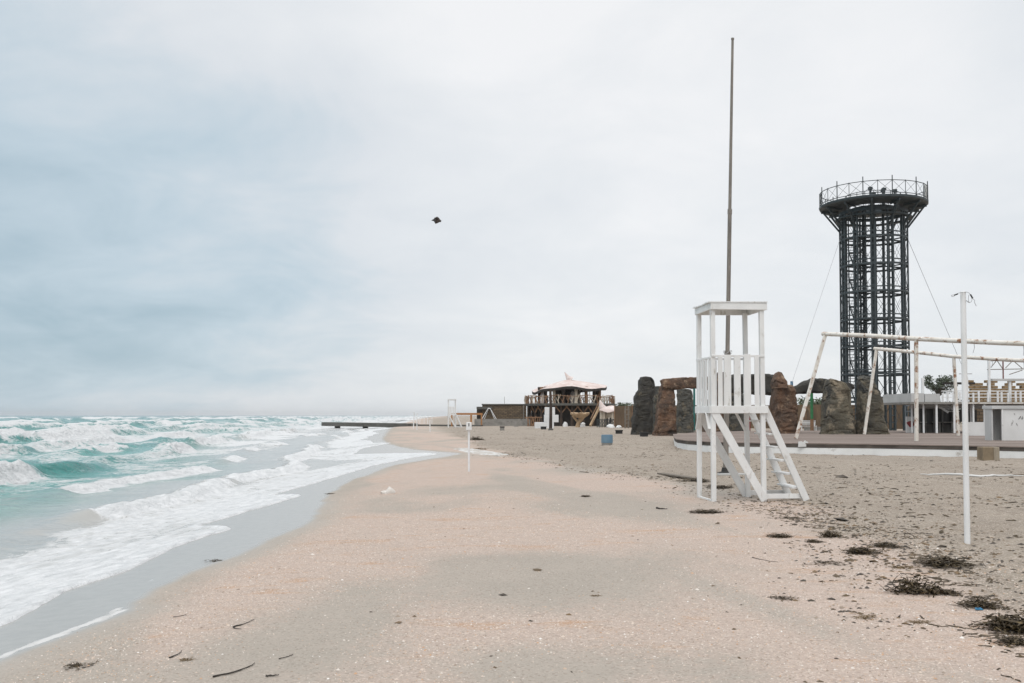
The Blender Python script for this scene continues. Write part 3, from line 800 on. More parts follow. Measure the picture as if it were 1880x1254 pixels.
# ------------------------------------------------------------------ lattice tower
def lattice_tower():
    D = 92.0; c = P(1608, 797, D); c.z = 0
    t = thing('lattice_tower', 'tall dark steel lattice observation tower with round railed platform', 'tower', c)
    cx, cy = c.x, c.y; r = 2.95; ZT = 20.4
    NL = 12
    A = [2 * math.pi * (k + .3) / NL for k in range(NL)]
    def pol(rr, a, z): return Vector((cx + rr * math.cos(a), cy + rr * math.sin(a), z))
    for k, a in enumerate(A):
        m = MB(); tn = Vector((-math.sin(a), math.cos(a), 0)); g = .17 if k % 3 else .26
        for s in (-1, 1):
            m.beam(pol(r, a, -.1) + tn * g * s, pol(r, a, ZT) + tn * g * s, .13, .15, (math.cos(a), math.sin(a), 0))
        z = .4
        while z < ZT:
            m.beam(pol(r, a, z) - tn * g, pol(r, a, z) + tn * g, .05, .09); z += .62
        m.build('leg', DARK, t)
    levels = [2.9 + 2.5 * i for i in range(7)]
    for i, z in enumerate(levels):
        m = MB(); m.ring((cx, cy, z), r, .16, .16, 24); m.ring((cx, cy, z + .38), r, .10, .10, 24)
        for k in range(0, NL, 3):
            a = A[k]
            m.beam(pol(r, a, z), pol(1.05, a, z + .1), .08, .12)
        m.build('ring_beam', DARK, t)
    z0 = 0.2
    for i, z in enumerate(levels + [ZT - .3]):
        m = MB()
        for k in range(NL):
            a, b = A[k], A[(k + 1) % NL]
            m.tube(pol(r, a, z0), pol(r, b, z), .018, n=4); m.tube(pol(r, b, z0), pol(r, a, z), .018, n=4)
        m.build('cross_bracing', DARK2, t); z0 = z
    for k in range(6):
        a = 2 * math.pi * (k + .15) / 6
        MB().tube(pol(1.0, a, -.05), pol(1.0, a, ZT + .2), .13, n=8).build('core_pipe', DARK, t, smooth=True)
    MB().tube((cx, cy, -.05), (cx, cy, ZT + .4), .17, n=8).build('core_pipe', DARK, t, smooth=True)
    for z in levels:
        MB().ring((cx, cy, z + .16), 1.0, .12, .14, 16).build('core_ring', DARK, t)
    # stair column in the seaward quarter
    a = math.pi * 1.13
    sc = Vector((cx + 1.95 * math.cos(a), cy + 1.95 * math.sin(a), 0))
    for s in (-1, 1):
        for q in (-1, 1):
            MB().beam(sc + Vector((.55 * s, .7 * q, 0)), sc + Vector((.55 * s, .7 * q, ZT)), .09, .09).build('stair_post', DARK, t)
    for i, z in enumerate([.3] + levels[:-1]):
        z1 = z + 2.5
        lo = MB().box(sc + Vector((0, -.62, z1)), (1.2, .55, .07)).build('landing', DARK, t)
        lm = MB().box(sc + Vector((0, .62, z1 - 1.2)), (1.2, .55, .07)).build('landing', DARK, t)
        for h in (.28, .56, .84):
            MB().tube(sc + Vector((-.6, -.88, z1 + h)), sc + Vector((.6, -.88, z1 + h)), .028, n=4).build('rail', DARK, lo)
            MB().tube(sc + Vector((-.6, .88, z1 - 1.2 + h)), sc + Vector((.6, .88, z1 - 1.2 + h)), .028, n=4).build('rail', DARK, lm)
        for xx in np.linspace(-.6, .6, 6):
            MB().tube(sc + Vector((xx, -.88, z1)), sc + Vector((xx, -.88, z1 + .85)), .022, n=4).build('baluster', DARK, lo)
        f = MB()
        for s, (y0, y1, za, zb) in ((-.3, (-.6, .6, z, z + 1.3)), (.3, (.6, -.6, z + 1.3, z1))):
            for e in (-.26, .26): f.beam(sc + Vector((s + e, y0, za)), sc + Vector((s + e, y1, zb)), .05, .16)
            for q in range(6):
                u = (q + .5) / 6
                f.box(sc + Vector((s, y0 + (y1 - y0) * u, za + (zb - za) * u)), (.5, .22, .03))
        f.build('stair_flight', DARK, t)
    # platform
    zp = 21.0; ro = 4.82; ri = 2.35; n = 24
    m = MB()
    prof = [(ri, -.12), (ro - .25, -.12), (ro - .02, .0), (ro, .16), (ro - .1, .22), (ri, .22)]
    vs = []; fs = []
    for rr, z in prof:
        for k in range(n):
            vs.append(pol(rr, 2 * math.pi * k / n, zp + z))
    for i in range(len(prof)):
        j = (i + 1) % len(prof)
        for k in range(n):
            k2 = (k + 1) % n; fs.append((i * n + k, i * n + k2, j * n + k2, j * n + k))
    m.add(vs, fs); m.build('platform', DARK, t)
    MB().ring((cx, cy, 19.85), r + .2, .5, .14, 24).build('lower_gallery', DARK, t)
    MB().ring((cx, cy, 20.35), r, .2, .3, 24).build('crown_ring', DARK, t)
    for k, a in enumerate(A):
        m = MB(); m.beam(pol(r + .05, a, 18.9), pol(ro - .3, a, zp - .1), .14, .16)
        m.beam(pol(r + .1, a, zp - .28), pol(ro - .2, a, zp - .20), .12, .2)
        m.build('bracket_strut', DARK, t)
    # railing
    hr = 1.45
    for k in range(n):
        a = 2 * math.pi * k / n
        m = MB(); m.tube(pol(ro - .08, a, zp + .2), pol(ro - .08, a, zp + hr + (.42 if k % 2 == 0 else .05)), .045 if k % 2 == 0 else .03, n=5)
        m.build('railing_post', DARK2, t)
    for h, nm in ((.35, 'lower_rail'), (hr, 'top_rail')):
        MB().ring((cx, cy, zp + h), ro - .08, .05, .055, n).build(nm, DARK2, t)
    m = MB()
    for k in range(n):
        a, b = 2 * math.pi * k / n, 2 * math.pi * (k + 1) / n
        m.tube(pol(ro - .08, a, zp + .36), pol(ro - .08, b, zp + hr), .016, n=4); m.tube(pol(ro - .08, b, zp + .36), pol(ro - .08, a, zp + hr), .016, n=4)
    m.build('railing_lattice', DARK2, t)
    m = MB(); m.ring((cx, cy, zp + 1.05), ri + .1, .05, .05, 20); m.ring((cx, cy, zp + .65), ri + .1, .04, .04, 20)
    for k in range(20): m.tube(pol(ri + .1, .314 * k, zp + .2), pol(ri + .1, .314 * k, zp + 1.05), .03, n=4)
    m.build('inner_railing', DARK2, t)
    a = R(-18)
    p0 = pol(ro - .25, a, zp + .9)
    MB().box(p0 + Vector((0, 0, .05)), (.34, .3, 1.5)).build('antenna_panel', PLASTER2, t)
    for k, (rr, aa, h) in enumerate(((1.7, 4.9, 1.1), (1.2, 5.3, 1.4), (1.5, 4.4, .9), (2.0, 5.6, 1.2), (.6, 4.0, 1.6))):
        q = pol(rr, aa, zp - .3)
        m = MB(); m.beam(q + Vector((0, 0, -.4)), q + Vector((0, 0, .3 + h)), .16, .16); m.box(q + Vector((0, 0, .35 + h)), (.34, .34, .25)); m.build('winch_mast', DARK, t)
    MB().ring((cx, cy, zp - .25), 1.6, 1.1, .12, 16).build('hub_floor', DARK, t)
    # entrance frame at the foot, guy cables
    e = Vector((cx + 1.95, cy - 3.4, 0))
    m = MB()
    for s in (-.55, .55): m.beam(e + Vector((s, 0, -.05)), e + Vector((s, 0, 2.5)), .09, .09)
    m.beam(e + Vector((-.55, 0, 2.0)), e + Vector((.55, 0, 2.0)), .07, .07); m.beam(e + Vector((-.6, 0, 2.5)), e + Vector((.6, 0, 2.5)), .09, .09)
    m.build('entrance_frame', mat('grey_blue_steel', (.12, .145, .165), (.09, .105, .12), 3, .5), t)
    MB().tube(pol(r + .05, math.pi, 18.3), P(1444, 700, 88.0) - Vector((1.2, 0, 5)), .02, n=4).build('guy_cable', WIRE, t)
    MB().tube(pol(r + .05, 0, 18.5), P(1790, 700, 88.0) + Vector((1.5, 0, -5)), .02, n=4).build('guy_cable', WIRE, t)
lattice_tower()

# ------------------------------------------------------------------ moulded rocks
def chisel(vs, seed, n, lo=.80, hi=.96, fix=None):
    a = np.array(vs); r = np.random.default_rng(seed + 77)
    c = (a.max(0) + a.min(0)) / 2; h = (a.max(0) - a.min(0)) / 2
    q = (a - c) / h
    for k in range(n):
        d = r.normal(0, 1, 3); d[2] *= .55
        d /= np.linalg.norm(d)
        p = q @ d; m = p.max() * r.uniform(lo, hi)
        q = q - np.outer(np.maximum(0, p - m), d)
    q = q / np.abs(q).max(0)
    out = q * h + c
    bot = a[:, 2] <= a[:, 2].min() + 1e-6
    if fix: out[bot] = a[bot]
    return [tuple(v) for v in out]
def rock(name, prof, D, depth, material, label, seed, base_z=0.0, rough=.22, lean=0.0):
    """prof: rows (y_px, x_left, x_right) read at distance D, top to bottom"""
    rings = []
    for y, a, b in prof:
        xa, z = XZ(a, y, D); xb, _ = XZ(b, y, D)
        rings.append((z, (xa + xb) / 2, (xb - xa) / 2))
    rings[-1] = (base_z - .05, rings[-1][1], rings[-1][2])
    zs = [q[0] for q in rings][::-1]; cxs = [q[1] for q in rings][::-1]; hs = [q[2] for q in rings][::-1]
    nz, na = 46, 60
    H = zs[-1] - zs[0]
    Z1 = np.repeat(np.linspace(zs[0], zs[-1], nz), na); K = np.tile(np.arange(na), nz); I = np.repeat(np.arange(nz), na)
    cx = np.interp(Z1, zs, cxs); hw = np.interp(Z1, zs, hs); f = (Z1 - zs[0]) / H; dp = depth / 2 * (1 - .35 * f)
    ca = np.cos(2 * math.pi * K / na); sa = np.sin(2 * math.pi * K / na); e = .34
    x = hw * np.sign(ca) * np.abs(ca) ** e; y = dp * np.sign(sa) * np.abs(sa) ** e
    n1 = fbm(K / na * 7 + seed, Z1 * .42 + seed * 3, seed, 2) - .5
    n1 = np.where(K > na * .8, n1 * (na - K) / (na * .2), n1)
    fu = 1 - np.abs(fbm(x * 1.5 + Z1 * .75 + y * .8 + seed, Z1 * .9 - x * .35, seed + 31, 4) - .5) * 9
    cr = fbm(x * 3.1 + y * 2, Z1 * 2.4, seed + 37, 3) - .5
    rr = rough * n1 * 2.0 - .11 * np.maximum(0, fu) + .13 * cr
    vs = [tuple(v) for v in np.stack([cx + x, D + y + lean * f, Z1], 1)]
    dis = np.stack([rr * ca * np.minimum(1, hw), rr * sa, np.where(I == nz - 1, rough * .6 * n1, 0)], 1)
    fs = []
    for i in range(nz - 1):
        for k in range(na):
            k2 = (k + 1) % na
            fs.append((i * na + k, i * na + k2, (i + 1) * na + k2, (i + 1) * na + k))
    vs = chisel(vs, seed, 20, .87, .985, True)
    vs = [(a[0] + b[0], a[1] + b[1], a[2] + b[2]) for a, b in zip(vs, dis)]
    m = MB(); m.add(vs, fs)
    top = (nz - 1) * na
    ctr = Vector((0, 0, 0))
    for k in range(na): ctr += Vector(vs[top + k])
    ctr /= na; b = len(m.v); m.v.append((ctr.x, ctr.y, ctr.z + .12 * rough / .22))
    for k in range(na): m.f.append((top + k, top + (k + 1) % na, b))
    m.f.append(tuple(range(na - 1, -1, -1)))
    o = m.build(name, material)
    tag(o, label, 'rock', 'artificial standing stones round the stage')
    return o
def lintel(prof, D, depth, material, label, seed, rough=.2):
    """prof: columns (x_px, y_top, y_bottom) left to right"""
    cols = [(XZ(x, a, D)[0], XZ(x, a, D)[1], XZ(x, b, D)[1]) for x, a, b in prof]
    xs = [c[0] for c in cols]; tops = [c[1] for c in cols]; bots = [c[2] for c in cols]
    nx, na = 54, 40
    x = np.repeat(np.linspace(xs[0], xs[-1], nx), na); K = np.tile(np.arange(na), nx)
    zt = np.interp(x, xs, tops); zb = np.interp(x, xs, bots); cz = (zt + zb) / 2; hz = (zt - zb) / 2
    ca = np.cos(2 * math.pi * K / na); sa = np.sin(2 * math.pi * K / na); e = .30
    y = depth / 2 * np.sign(ca) * np.abs(ca) ** e; z = hz * np.sign(sa) * np.abs(sa) ** e
    n1 = fbm(x * .9 + seed, y * 1.3 + z, seed, 3) - .5
    fu = 1 - np.abs(fbm(x * .8 + z * .6 + seed, z * 1.1 + y, seed + 31, 4) - .5) * 9
    rr = rough * n1 * 2.4 - .09 * np.maximum(0, fu)
    vs = [tuple(v) for v in np.stack([x, D + y + rr * ca, cz + z + rr * sa * .8], 1)]
    fs = []
    for i in range(nx - 1):
        for k in range(na):
            k2 = (k + 1) % na; fs.append((i * na + k, (i + 1) * na + k, (i + 1) * na + k2, i * na + k2))
    fs.append(tuple(range(na))); o = (nx - 1) * na; fs.append(tuple(o + k for k in range(na - 1, -1, -1)))
    vs = chisel(vs, seed, 18, .88, .985)
    m = MB(); m.add(vs, fs)
    return tag(m.build('rock_lintel', material), label, 'rock', 'artificial lintel stones round the stage')
rock('standing_rock', [(693, 1177, 1194), (698, 1174, 1200), (715, 1172, 1202), (722, 1166, 1201), (731, 1163, 1198), (760, 1161, 1198), (797, 1158, 1196)], 86, 2.2, ROCKD, 'dark grey standing rock with a knobbed head, leftmost of the stone ring', 3)
rock('standing_rock', [(711, 1213, 1240), (722, 1210, 1240), (742, 1206, 1238), (770, 1203, 1240), (800.5, 1197, 1241)], 81, 2.0, ROCKB, 'brown furrowed standing rock carrying the left end of a rusty lintel', 4)
rock('standing_rock', [(709, 1199, 1214), (730, 1199, 1216), (797, 1197, 1218)], 90, 1.8, ROCKG, 'narrow grey rock wedged behind the brown furrowed one at left', 44)
rock('standing_rock', [(714, 1244, 1270), (730, 1243, 1272), (760, 1242, 1272), (793, 1240, 1273)], 93, 2.0, ROCKG, 'squat grey standing rock right of the brown furrowed one', 6)
rock('standing_rock', [(716, 1334, 1362), (740, 1332, 1364), (796, 1330, 1366)], 88, 2.0, ROCKG, 'grey rock seen low through the lifeguard tower stairs and braces', 8)
rock('standing_rock', [(683, 1318, 1330), (700, 1308, 1338), (740, 1300, 1336), (797, 1287, 1330)], 81, 2.0, ROCKB, 'pointed dark brown rock hidden behind the lifeguard tower slats', 11)
lintel([(1213, 697, 714), (1217, 694, 716), (1240, 695, 715), (1258, 691.5, 714), (1290, 692, 714), (1326, 694, 716)], 81, 1.7, ROCKB, 'rust brown lintel rock left of the lifeguard tower', 21)
lintel([(1322, 692, 716), (1350, 688, 722), (1390, 688, 724), (1420, 686, 727), (1430, 690, 727)], 82, 1.7, ROCKD, 'dark lintel rock behind the lifeguard tower railing', 23)
rock('standing_rock', [(707, 1425, 1452), (712, 1420, 1457), (730, 1419, 1459), (760, 1419, 1462), (798, 1420, 1462)], 66, 2.0, ROCKB, 'broad brown standing rock with carved furrows right of the lifeguard tower', 14, DZ)
x0, z0 = XZ(1430, 709, 66)
rock('cap_rock', [(684, 1426, 1432), (690, 1421, 1436), (700, 1418, 1441), (709, 1419, 1444)], 66, 1.6, ROCKB, 'pointed brown cap rock on top of the broad furrowed rock', 15, z0 - .1, .16)
lintel([(1452, 712, 724), (1470, 704, 723), (1485, 698, 722), (1500, 694, 722), (1530, 697, 722), (1556, 701, 720), (1562, 706, 716)], 67.5, 1.6, ROCKD, 'dark sagging lintel rock bridging the two rocks right of the lifeguard tower', 25)
rock('standing_rock', [(698, 1519, 1531), (703, 1517, 1548), (714, 1516, 1558), (740, 1514, 1559), (765, 1513, 1563), (798, 1510, 1567)], 63, 1.9, ROCKT, 'ochre grey standing rock with a slanted pale top', 17, DZ)
rock('standing_rock', [(714, 1577, 1606), (720, 1576, 1613), (740, 1576, 1615), (770, 1576, 1618), (790, 1574, 1625), (798, 1573, 1629)], 63, 1.9, ROCKT, 'grey brown rock with flared foot in front of the lattice tower', 18, DZ)
x0, z0 = XZ(1590, 716, 63)
rock('cap_rock', [(691, 1580, 1590), (696, 1576, 1603), (706, 1576, 1606), (716, 1578, 1606)], 63, 1.4, ROCKG, 'rounded grey cap rock on the flared rock by the lattice tower', 19, z0 - .1, .14)

# painted posts of the playground behind the rocks
def post(px, y0, y1, D, wpx, material, label, base=0., foot=None):
    a = P(px, y0, D); w = wpx / FPX * D
    t = thing('painted_post', label, 'post', (a.x, D, base), 'painted posts behind the rocks')
    MB().path([(a.x, D, base - .05), (a.x, D, a.z)], w / 2, 10).build('shaft', material, t, smooth=True)
    MB().path([(a.x, D, base - .04), (a.x, D, base + (1.3 if foot else .2))], w / 2 + .03, 10).build('foot', foot or CONC, t, smooth=True)
post(1274.5, 713, 790, 96, 4, TEAL, 'teal painted post between the left rocks and the lifeguard tower')
post(1375, 715, 775, 97, 4.5, REDP, 'dark red painted post seen through the lifeguard tower stairs')
post(1490, 716, 780, 97, 5.5, GREEN, 'green painted post with brown foot under the sagging lintel', 0., BRANCH)
post(1453.5, 700, 780, 97, 5, BLUEP, 'blue capped post sticking up behind the broad brown rock')
post(1558, 716, 790, 97, 3, TEAL, 'thin teal post right of the ochre grey rock')

# reed fence and bushes behind
def reed_fence(x0, x1, D0, D1, ytop, label):
    a = P(x0, ytop, D0); b = P(x1, ytop, D1)
    t = thing('reed_fence', label, 'fence', (a.x, a.y, 0))
    n = max(3, int((b - a).length / 2.4))
    for k in range(n):
        p = a.lerp(b, k / n); q = a.lerp(b, (k + .985) / n); h = a.z + random.uniform(-.05, .05)
        MB().beam((p.x, p.y, h / 2 - .03), (q.x, q.y, h / 2 - .03), .12, h, (0, 0, 1)).build('panel', REED, t)
        MB().tube((p.x, p.y - .11, -.05), (p.x, p.y - .11, h + .1), .05, n=6).build('fence_post', BRANCH, t)
reed_fence(1128, 1760, 135, 118, 744.5, 'long brown reed fence behind the rocks and lattice tower')

def leaf_mesh(m, centre, rad, n, size, squash=1.0, clumps=None, seed=1):
    r = random.Random(seed)
    cl = clumps or [(Vector((0, 0, 0)), 1.0)]
    for _ in range(n):
        c, s = r.choice(cl)
        d = Vector((r.gauss(0, 1), r.gauss(0, 1), r.gauss(0, 1))).normalized() * (r.random() ** .45)
        p = centre + Vector((c.x * rad[0], c.y * rad[1], c.z * rad[2])) + Vector((d.x * rad[0] * s, d.y * rad[1] * s, d.z * rad[2] * s))
        a = Vector((r.gauss(0, 1), r.gauss(0, 1), r.gauss(0, .6))).normalized(); b = a.cross(Vector((r.gauss(0, 1), r.gauss(0, 1), r.gauss(0, 1)))).normalized()
        L = size * r.uniform(.6, 1.4); W = L * .5
        m.add([p - a * L, p + b * W, p + a * L, p - b * W], [(0, 1, 2, 3)])
def tree():
    D = 105; b = P(1722, 790, D); b.z = 0; top = P(1722, 688, D)
    t = thing('tree', 'loose grey green tree standing behind the pavilion roof', 'tree', b)
    r = random.Random(4)
    cz = P(1722, 712, D).z
    m = MB(); m.path([b, b + Vector((.2, 0, 2)), Vector((b.x + .1, D, cz - .8))], [.28, .22, .15], 8)
    m.build('trunk', BARK, t, smooth=True)
    cl = []
    for k in range(15):
        a = r.uniform(0, 6.28); q = r.uniform(.25, .85); c = Vector((math.cos(a) * q, math.sin(a) * q, r.uniform(-.5, .75)))
        cl.append((c, r.uniform(.22, .4)))
    rad = (2.0, 1.6, 1.45)
    for c, s in cl[:9]:
        e = Vector((b.x + c.x * rad[0], D + c.y * rad[1], cz + c.z * rad[2]))
        MB().path([Vector((b.x + .1, D, cz - 1.0)), (Vector((b.x, D, cz - .3)) + e) / 2, e], [.09, .06, .02], 5).build('limb', BARK, t)
    m = MB(); leaf_mesh(m, Vector((b.x, D, cz)), rad, 2300, .10, clumps=cl, seed=5); m.build('crown', LEAF, t)
tree()
def bushes(name, px0, px1, D, ytop, n, label, seed, base=738):
    r = random.Random(seed); m = MB()
    for k in range(n):
        px = r.uniform(px0, px1); h = P(px, ytop + r.uniform(0, 7), D).z
        c = P(px, ytop + 12, D + r.uniform(-3, 3)); hh = h / 2
        leaf_mesh(m, Vector((c.x, c.y, hh)), (1.6, 1.4, hh), 260, .22, seed=seed + k)
    return tag(m.build(name, LEAF2), label, 'shrubs', kind='stuff')
bushes('shrub_row', 1470, 1520, 150, 726, 14, 'green shrubs behind the reed fence under the sagging lintel', 31)
bushes('shrub_row', 1132, 1162, 175, 735, 10, 'distant grey green shrubs right of the branch railed terrace', 61)
bushes('shrub_row', 1660, 1800, 150, 728, 16, 'low shrubs far behind the pavilion', 91)

# ------------------------------------------------------------------ pavilion on the right
def pavilion():
    D = 66.0; s = D / FPX
    b = P(1780, 797, D); b.z = DZ
    t = thing('beach_pavilion', 'two storey white open pavilion with railed roof terrace behind the stage', 'building', b)
    X = lambda px: P(px, 760, D).x
    Z = lambda py: P(1780, py, D).z
    g = DZ + .004
    MB().span((X(1671), D - .1, Z(742)), (X(1925), D + 6, Z(738))).build('terrace_slab', CONC, t)
    for k, (a, c) in enumerate(((1673, 1697), (1698, 1726))):
        MB().span((X(a), D - .05, Z(737.9)), (X(c) - .02, D + .12, Z(722 + k))).build('parapet_panel', PLASTER2, t)
    MB().span((X(1673), D + .13, Z(737.9)), (X(1673) + .12, D + 5, Z(722))).build('parapet_panel', PLASTER2, t)
    for px, w, dd in ((1688, 2.5, 1.2), (1699.5, 2.4, .3), (1720, 3.2, .0), (1731, 2.6, 1.0), (1752.5, 3.4, .0), (1764, 2.4, .9), (1787.5, 3, .0), (1798, 2.2, 1.2), (1808, 3, .0)):
        x = X(px); MB().span((x - w * s / 2, D + dd, g), (x + w * s / 2, D + dd + .12, Z(742.2))).build('column', WPOLE, t, bevel=.01)
    MB().span((X(1702), D + 2.5, g), (X(1778), D + 2.6, Z(750))).build('dark_glazing', DGLASS, t)
    MB().span((X(1700), D + 2.38, g), (X(1779), D + 2.46, Z(780))).build('lower_panel', LOWPAN, t)
    for px in (1702, 1714, 1726, 1742, 1758, 1776):
        MB().span((X(px) - .04, D + 2.30, g), (X(px) + .04, D + 2.37, Z(749.5))).build('mullion', mat('dull_frame', (.22, .21, .20)), t)
    MB().span((X(1700), D + 2.6, Z(749.8)), (X(1925), D + 2.75, Z(742.1))).build('transom_wall', PLASTER2, t)
    MB().span((X(1776), D + 2.2, Z(775)), (X(1822), D + 2.3, Z(752))).build('dark_opening', DGLASS, t)
    MB().span((X(1686), D + 2.0, g), (X(1700), D + 2.15, Z(765))).build('white_panel', PLASTER, t)
    q = MB(); q.lathe((0, 0, 0), [(.16, 0), (.16, .02)], 12)
    m = MB(); cxx = X(1694.5); zz = Z(779)
    m.add([(cxx + .28 * math.cos(a) * (1 + .3 * math.sin(3 * a)), D + 1.99, zz + .22 * math.sin(a)) for a in np.linspace(0, 6.0, 12)], [tuple(range(12))])
    m.build('painted_mark', REDP, t)
    # half wall with return
    MB().span((P(1776, 790, D - 8).x, D - 8.0, g), (P(1826, 790, D - 8).x, D - 7.85, P(1776, 775, D - 8).z)).build('half_wall', PLASTER, t)
    # railing of the terrace
    for k, px in enumerate((1732, 1741, 1752, 1763, 1775, 1788, 1798, 1815, 1833, 1840, 1852, 1866, 1875, 1889, 1905)):
        h = (722, 720, 718, 720, 722, 721, 717, 720, 717, 720, 721, 717, 719, 718, 720)[k]
        x = X(px); MB().span((x - .05, D + .0, Z(738) + .003), (x + .05, D + .1, Z(h))).build('railing_post', WPOLE, t)
    for y in (718.5, 724, 730):
        MB().span((X(1730), D + .03, Z(y)), (X(1915), D + .07, Z(y) + .055)).build('handrail', WPOLE, t)
    MB().span((X(1764), D - .14, Z(741.2)), (X(1915), D - .102, Z(739))).build('rusty_edge_trim', RUSTY, t)
    # tall roof posts and thin roof frame
    for px, y0 in ((1780.5, 692), (1822, 660), (1860, 697), (1699, 694)):
        x = X(px); MB().span((x - .07, D + .3, Z(738) + .003), (x + .07, D + .44, Z(y0))).build('roof_post', WPOLE, t)
    MB().span((X(1772), D + 3.0, Z(703)), (X(1830), D + 3.4, Z(699))).build('dark_roof_edge', UNDER, t)
    MB().span((X(1826), D + .2, Z(699)), (X(1930), D + .55, Z(695))).build('roof_beam', PLASTER2, t)
    MB().span((X(1766), D + .3, Z(686.5)), (X(1790), D + .36, Z(685.5))).build('antenna_arm', GALV, t)
    tr = MB(); zl = lambda px, py: Vector((X(px), D + .4, Z(py)))
    for a, c in (((1819, 678), (1930, 676)), ((1826, 662), (1930, 658)), ((1826, 674), (1836, 662)), ((1838, 662), (1848, 677)), ((1853, 675), (1866, 662)), ((1868, 662), (1884, 676)), ((1860, 687), (1884, 679))):
        tr.tube(zl(*a), zl(*c), .03, n=5)
    tr.build('roof_truss', GALV, t)
    MB().tube(zl(1848.5, 696), zl(1848.5, 661), .05, n=6).build('truss_post', mat('dull_red_steel', (.22, .10, .09)), t)
    # stair to the terrace
    a = Vector((X(1736), D + 1.6, Z(741.5))); c = Vector((X(1752), D + .9, Z(757)))
    st = MB(); st.beam(a, c, .06, .14); st.beam(a + Vector((.8, 0, 0)), c + Vector((.6, 0, 0)), .06, .14)
    for k in range(5):
        f = (k + .5) / 5; p = a.lerp(c, f); st.box(p + Vector((.4, 0, 0)), (.8, .2, .03))
    st.build('stair', WPOLE, t)
    for px, py in ((1745, 785), (1707, 785), (1768, 788)):
        k = MB(); k.box((X(px), D + 1.7, DZ + .72), (.8, .6, .05)); k.beam((X(px), D + 1.7, g), (X(px), D + 1.7, DZ + .7), .08, .08); k.build('counter', CONC, t)
pavilion()

def kiosk():
    D = 47.0
    xl, _ = XZ(1821, 745, D); xr = XZ(1925, 745, D)[0]; zt = XZ(1821, 745, D)[1]; zb = DZ + .004
    t = thing('white_kiosk', 'low white plastered kiosk with an open doorway at the right edge', 'kiosk', (xl, D, zb))
    xd = XZ(1840, 745, D)[0]
    MB().span((xd, D, zb), (xr, D + .15, zt - .16)).build('front_wall', PLASTER, t)
    MB().span((xl, D + .05, zb), (xl + .06, D + .75, zt - .16)).build('side_wall', PLASTER2, t)
    MB().span((xd, D + .756, zb), (xr, D + .85, zt - .16)).build('back_wall', PLASTER2, t)
    MB().span((xl + .06, D + .75, zb), (xd - .004, D + .85, zt - .2)).build('inner_wall', PLASTER2, t)
    MB().span((xl - .03, D - .06, zt - .155), (xr + .05, D + .92, zt)).build('roof_slab', PLASTER2, t, bevel=.01)
    MB().span((xd - .05, D - .03, zb), (xd + .02, D - .003, zt - .158)).build('door_jamb', PLASTER, t)
    r = random.Random(2)
    for k, (px, py) in enumerate(((1872, 767), (1876, 768), (1860, 774), (1857, 779), (1866, 780), (1862, 762))):
        c = P(px, py, D); m = MB(); pts = [Vector((c.x + r.uniform(-.06, .06), D - .004, c.z + r.uniform(-.09, .09))) for _ in range(5)]
        m.path(pts, .011 if k < 2 else .006, 4); m.build('scrawled_mark', BLACKM if k < 2 else CONC, t)
kiosk()

# ruined sandstone wall above the terrace: every block a part
def ruin():
    D = 74.0; s = D / FPX
    b = P(1776, 738, D)
    t = thing('sandstone_wall', 'broken ochre sandstone block wall with a stepped ruined top', 'wall', (b.x, D, 0))
    prof = [(1776, 700), (1790, 703), (1800, 713), (1803, 716), (1805, 700), (1808, 698), (1820, 699), (1822, 714), (1832, 714), (1838, 703), (1846, 699), (1852, 700), (1858, 712), (1862, 715), (1868, 703), (1878, 700), (1900, 699), (1935, 700)]
    px = [p[0] for p in prof]; py = [p[1] for p in prof]
    bw, bh = .44, .21
    me = MB().box((0, 0, 0), (bw - .02, .4, bh - .018)).mesh('block', bevel=.012); me.materials.append(SANDST)
    z0 = P(1776, 742, D).z; row = 0
    r = random.Random(8)
    x_end = P(1930, 738, D).x
    while True:
        z = z0 + row * bh
        if z > P(1776, 697, D).z: break
        x = b.x + (bw / 2 if row % 2 else 0)
        while x < x_end:
            pxx = 940 + x / D * FPX
            zt = P(1776, float(np.interp(pxx, px, py)), D).z
            if z < zt:
                o = bpy.data.objects.new('block', me); link(o, t)
                o.location = (x - b.x + bw / 2, r.uniform(-.02, .02), z)
            x += bw
        row += 1
    MB().span((b.x, D - .15, 0), (x_end, D + .15, z0 - bh / 2 - .004)).build('lower_wall', STONEW, t)
ruin()

# box on the sand at right, blue drum, planks, white rope
g = ground_hit(1819, 845.5)
t = thing('wooden_box', 'plain brown concrete and timber block standing on the sand before the stage', 'block', g)
MB().box((g.x - .05, g.y + .3, g.z + .22), (.40, .5, .50)).build('face', mat('brown_block', (.26, .20, .13), (.17, .13, .085), 3), t, bevel=.02)
MB().box((g.x + .25, g.y + .28, g.z + .22), (.21, .46, .50)).build('side_plank', mat('pale_block', (.36, .31, .24), (.24, .20, .15), 3, stretch=(6, 6, 1)), t, bevel=.015)
g = ground_hit(1114.5, 817)
t = thing('blue_drum', 'short faded blue drum with bare concrete foot standing on the sand', 'drum', g)
MB().lathe(g, [(.29, -.08), (.30, .13)], 20).build('foot', CONC, t)
MB().lathe(g, [(.315, .13), (.32, .30), (.315, .56), (.295, .575), (.285, .55), (.28, .54)], 20).build('blue_shell', BLUE, t)

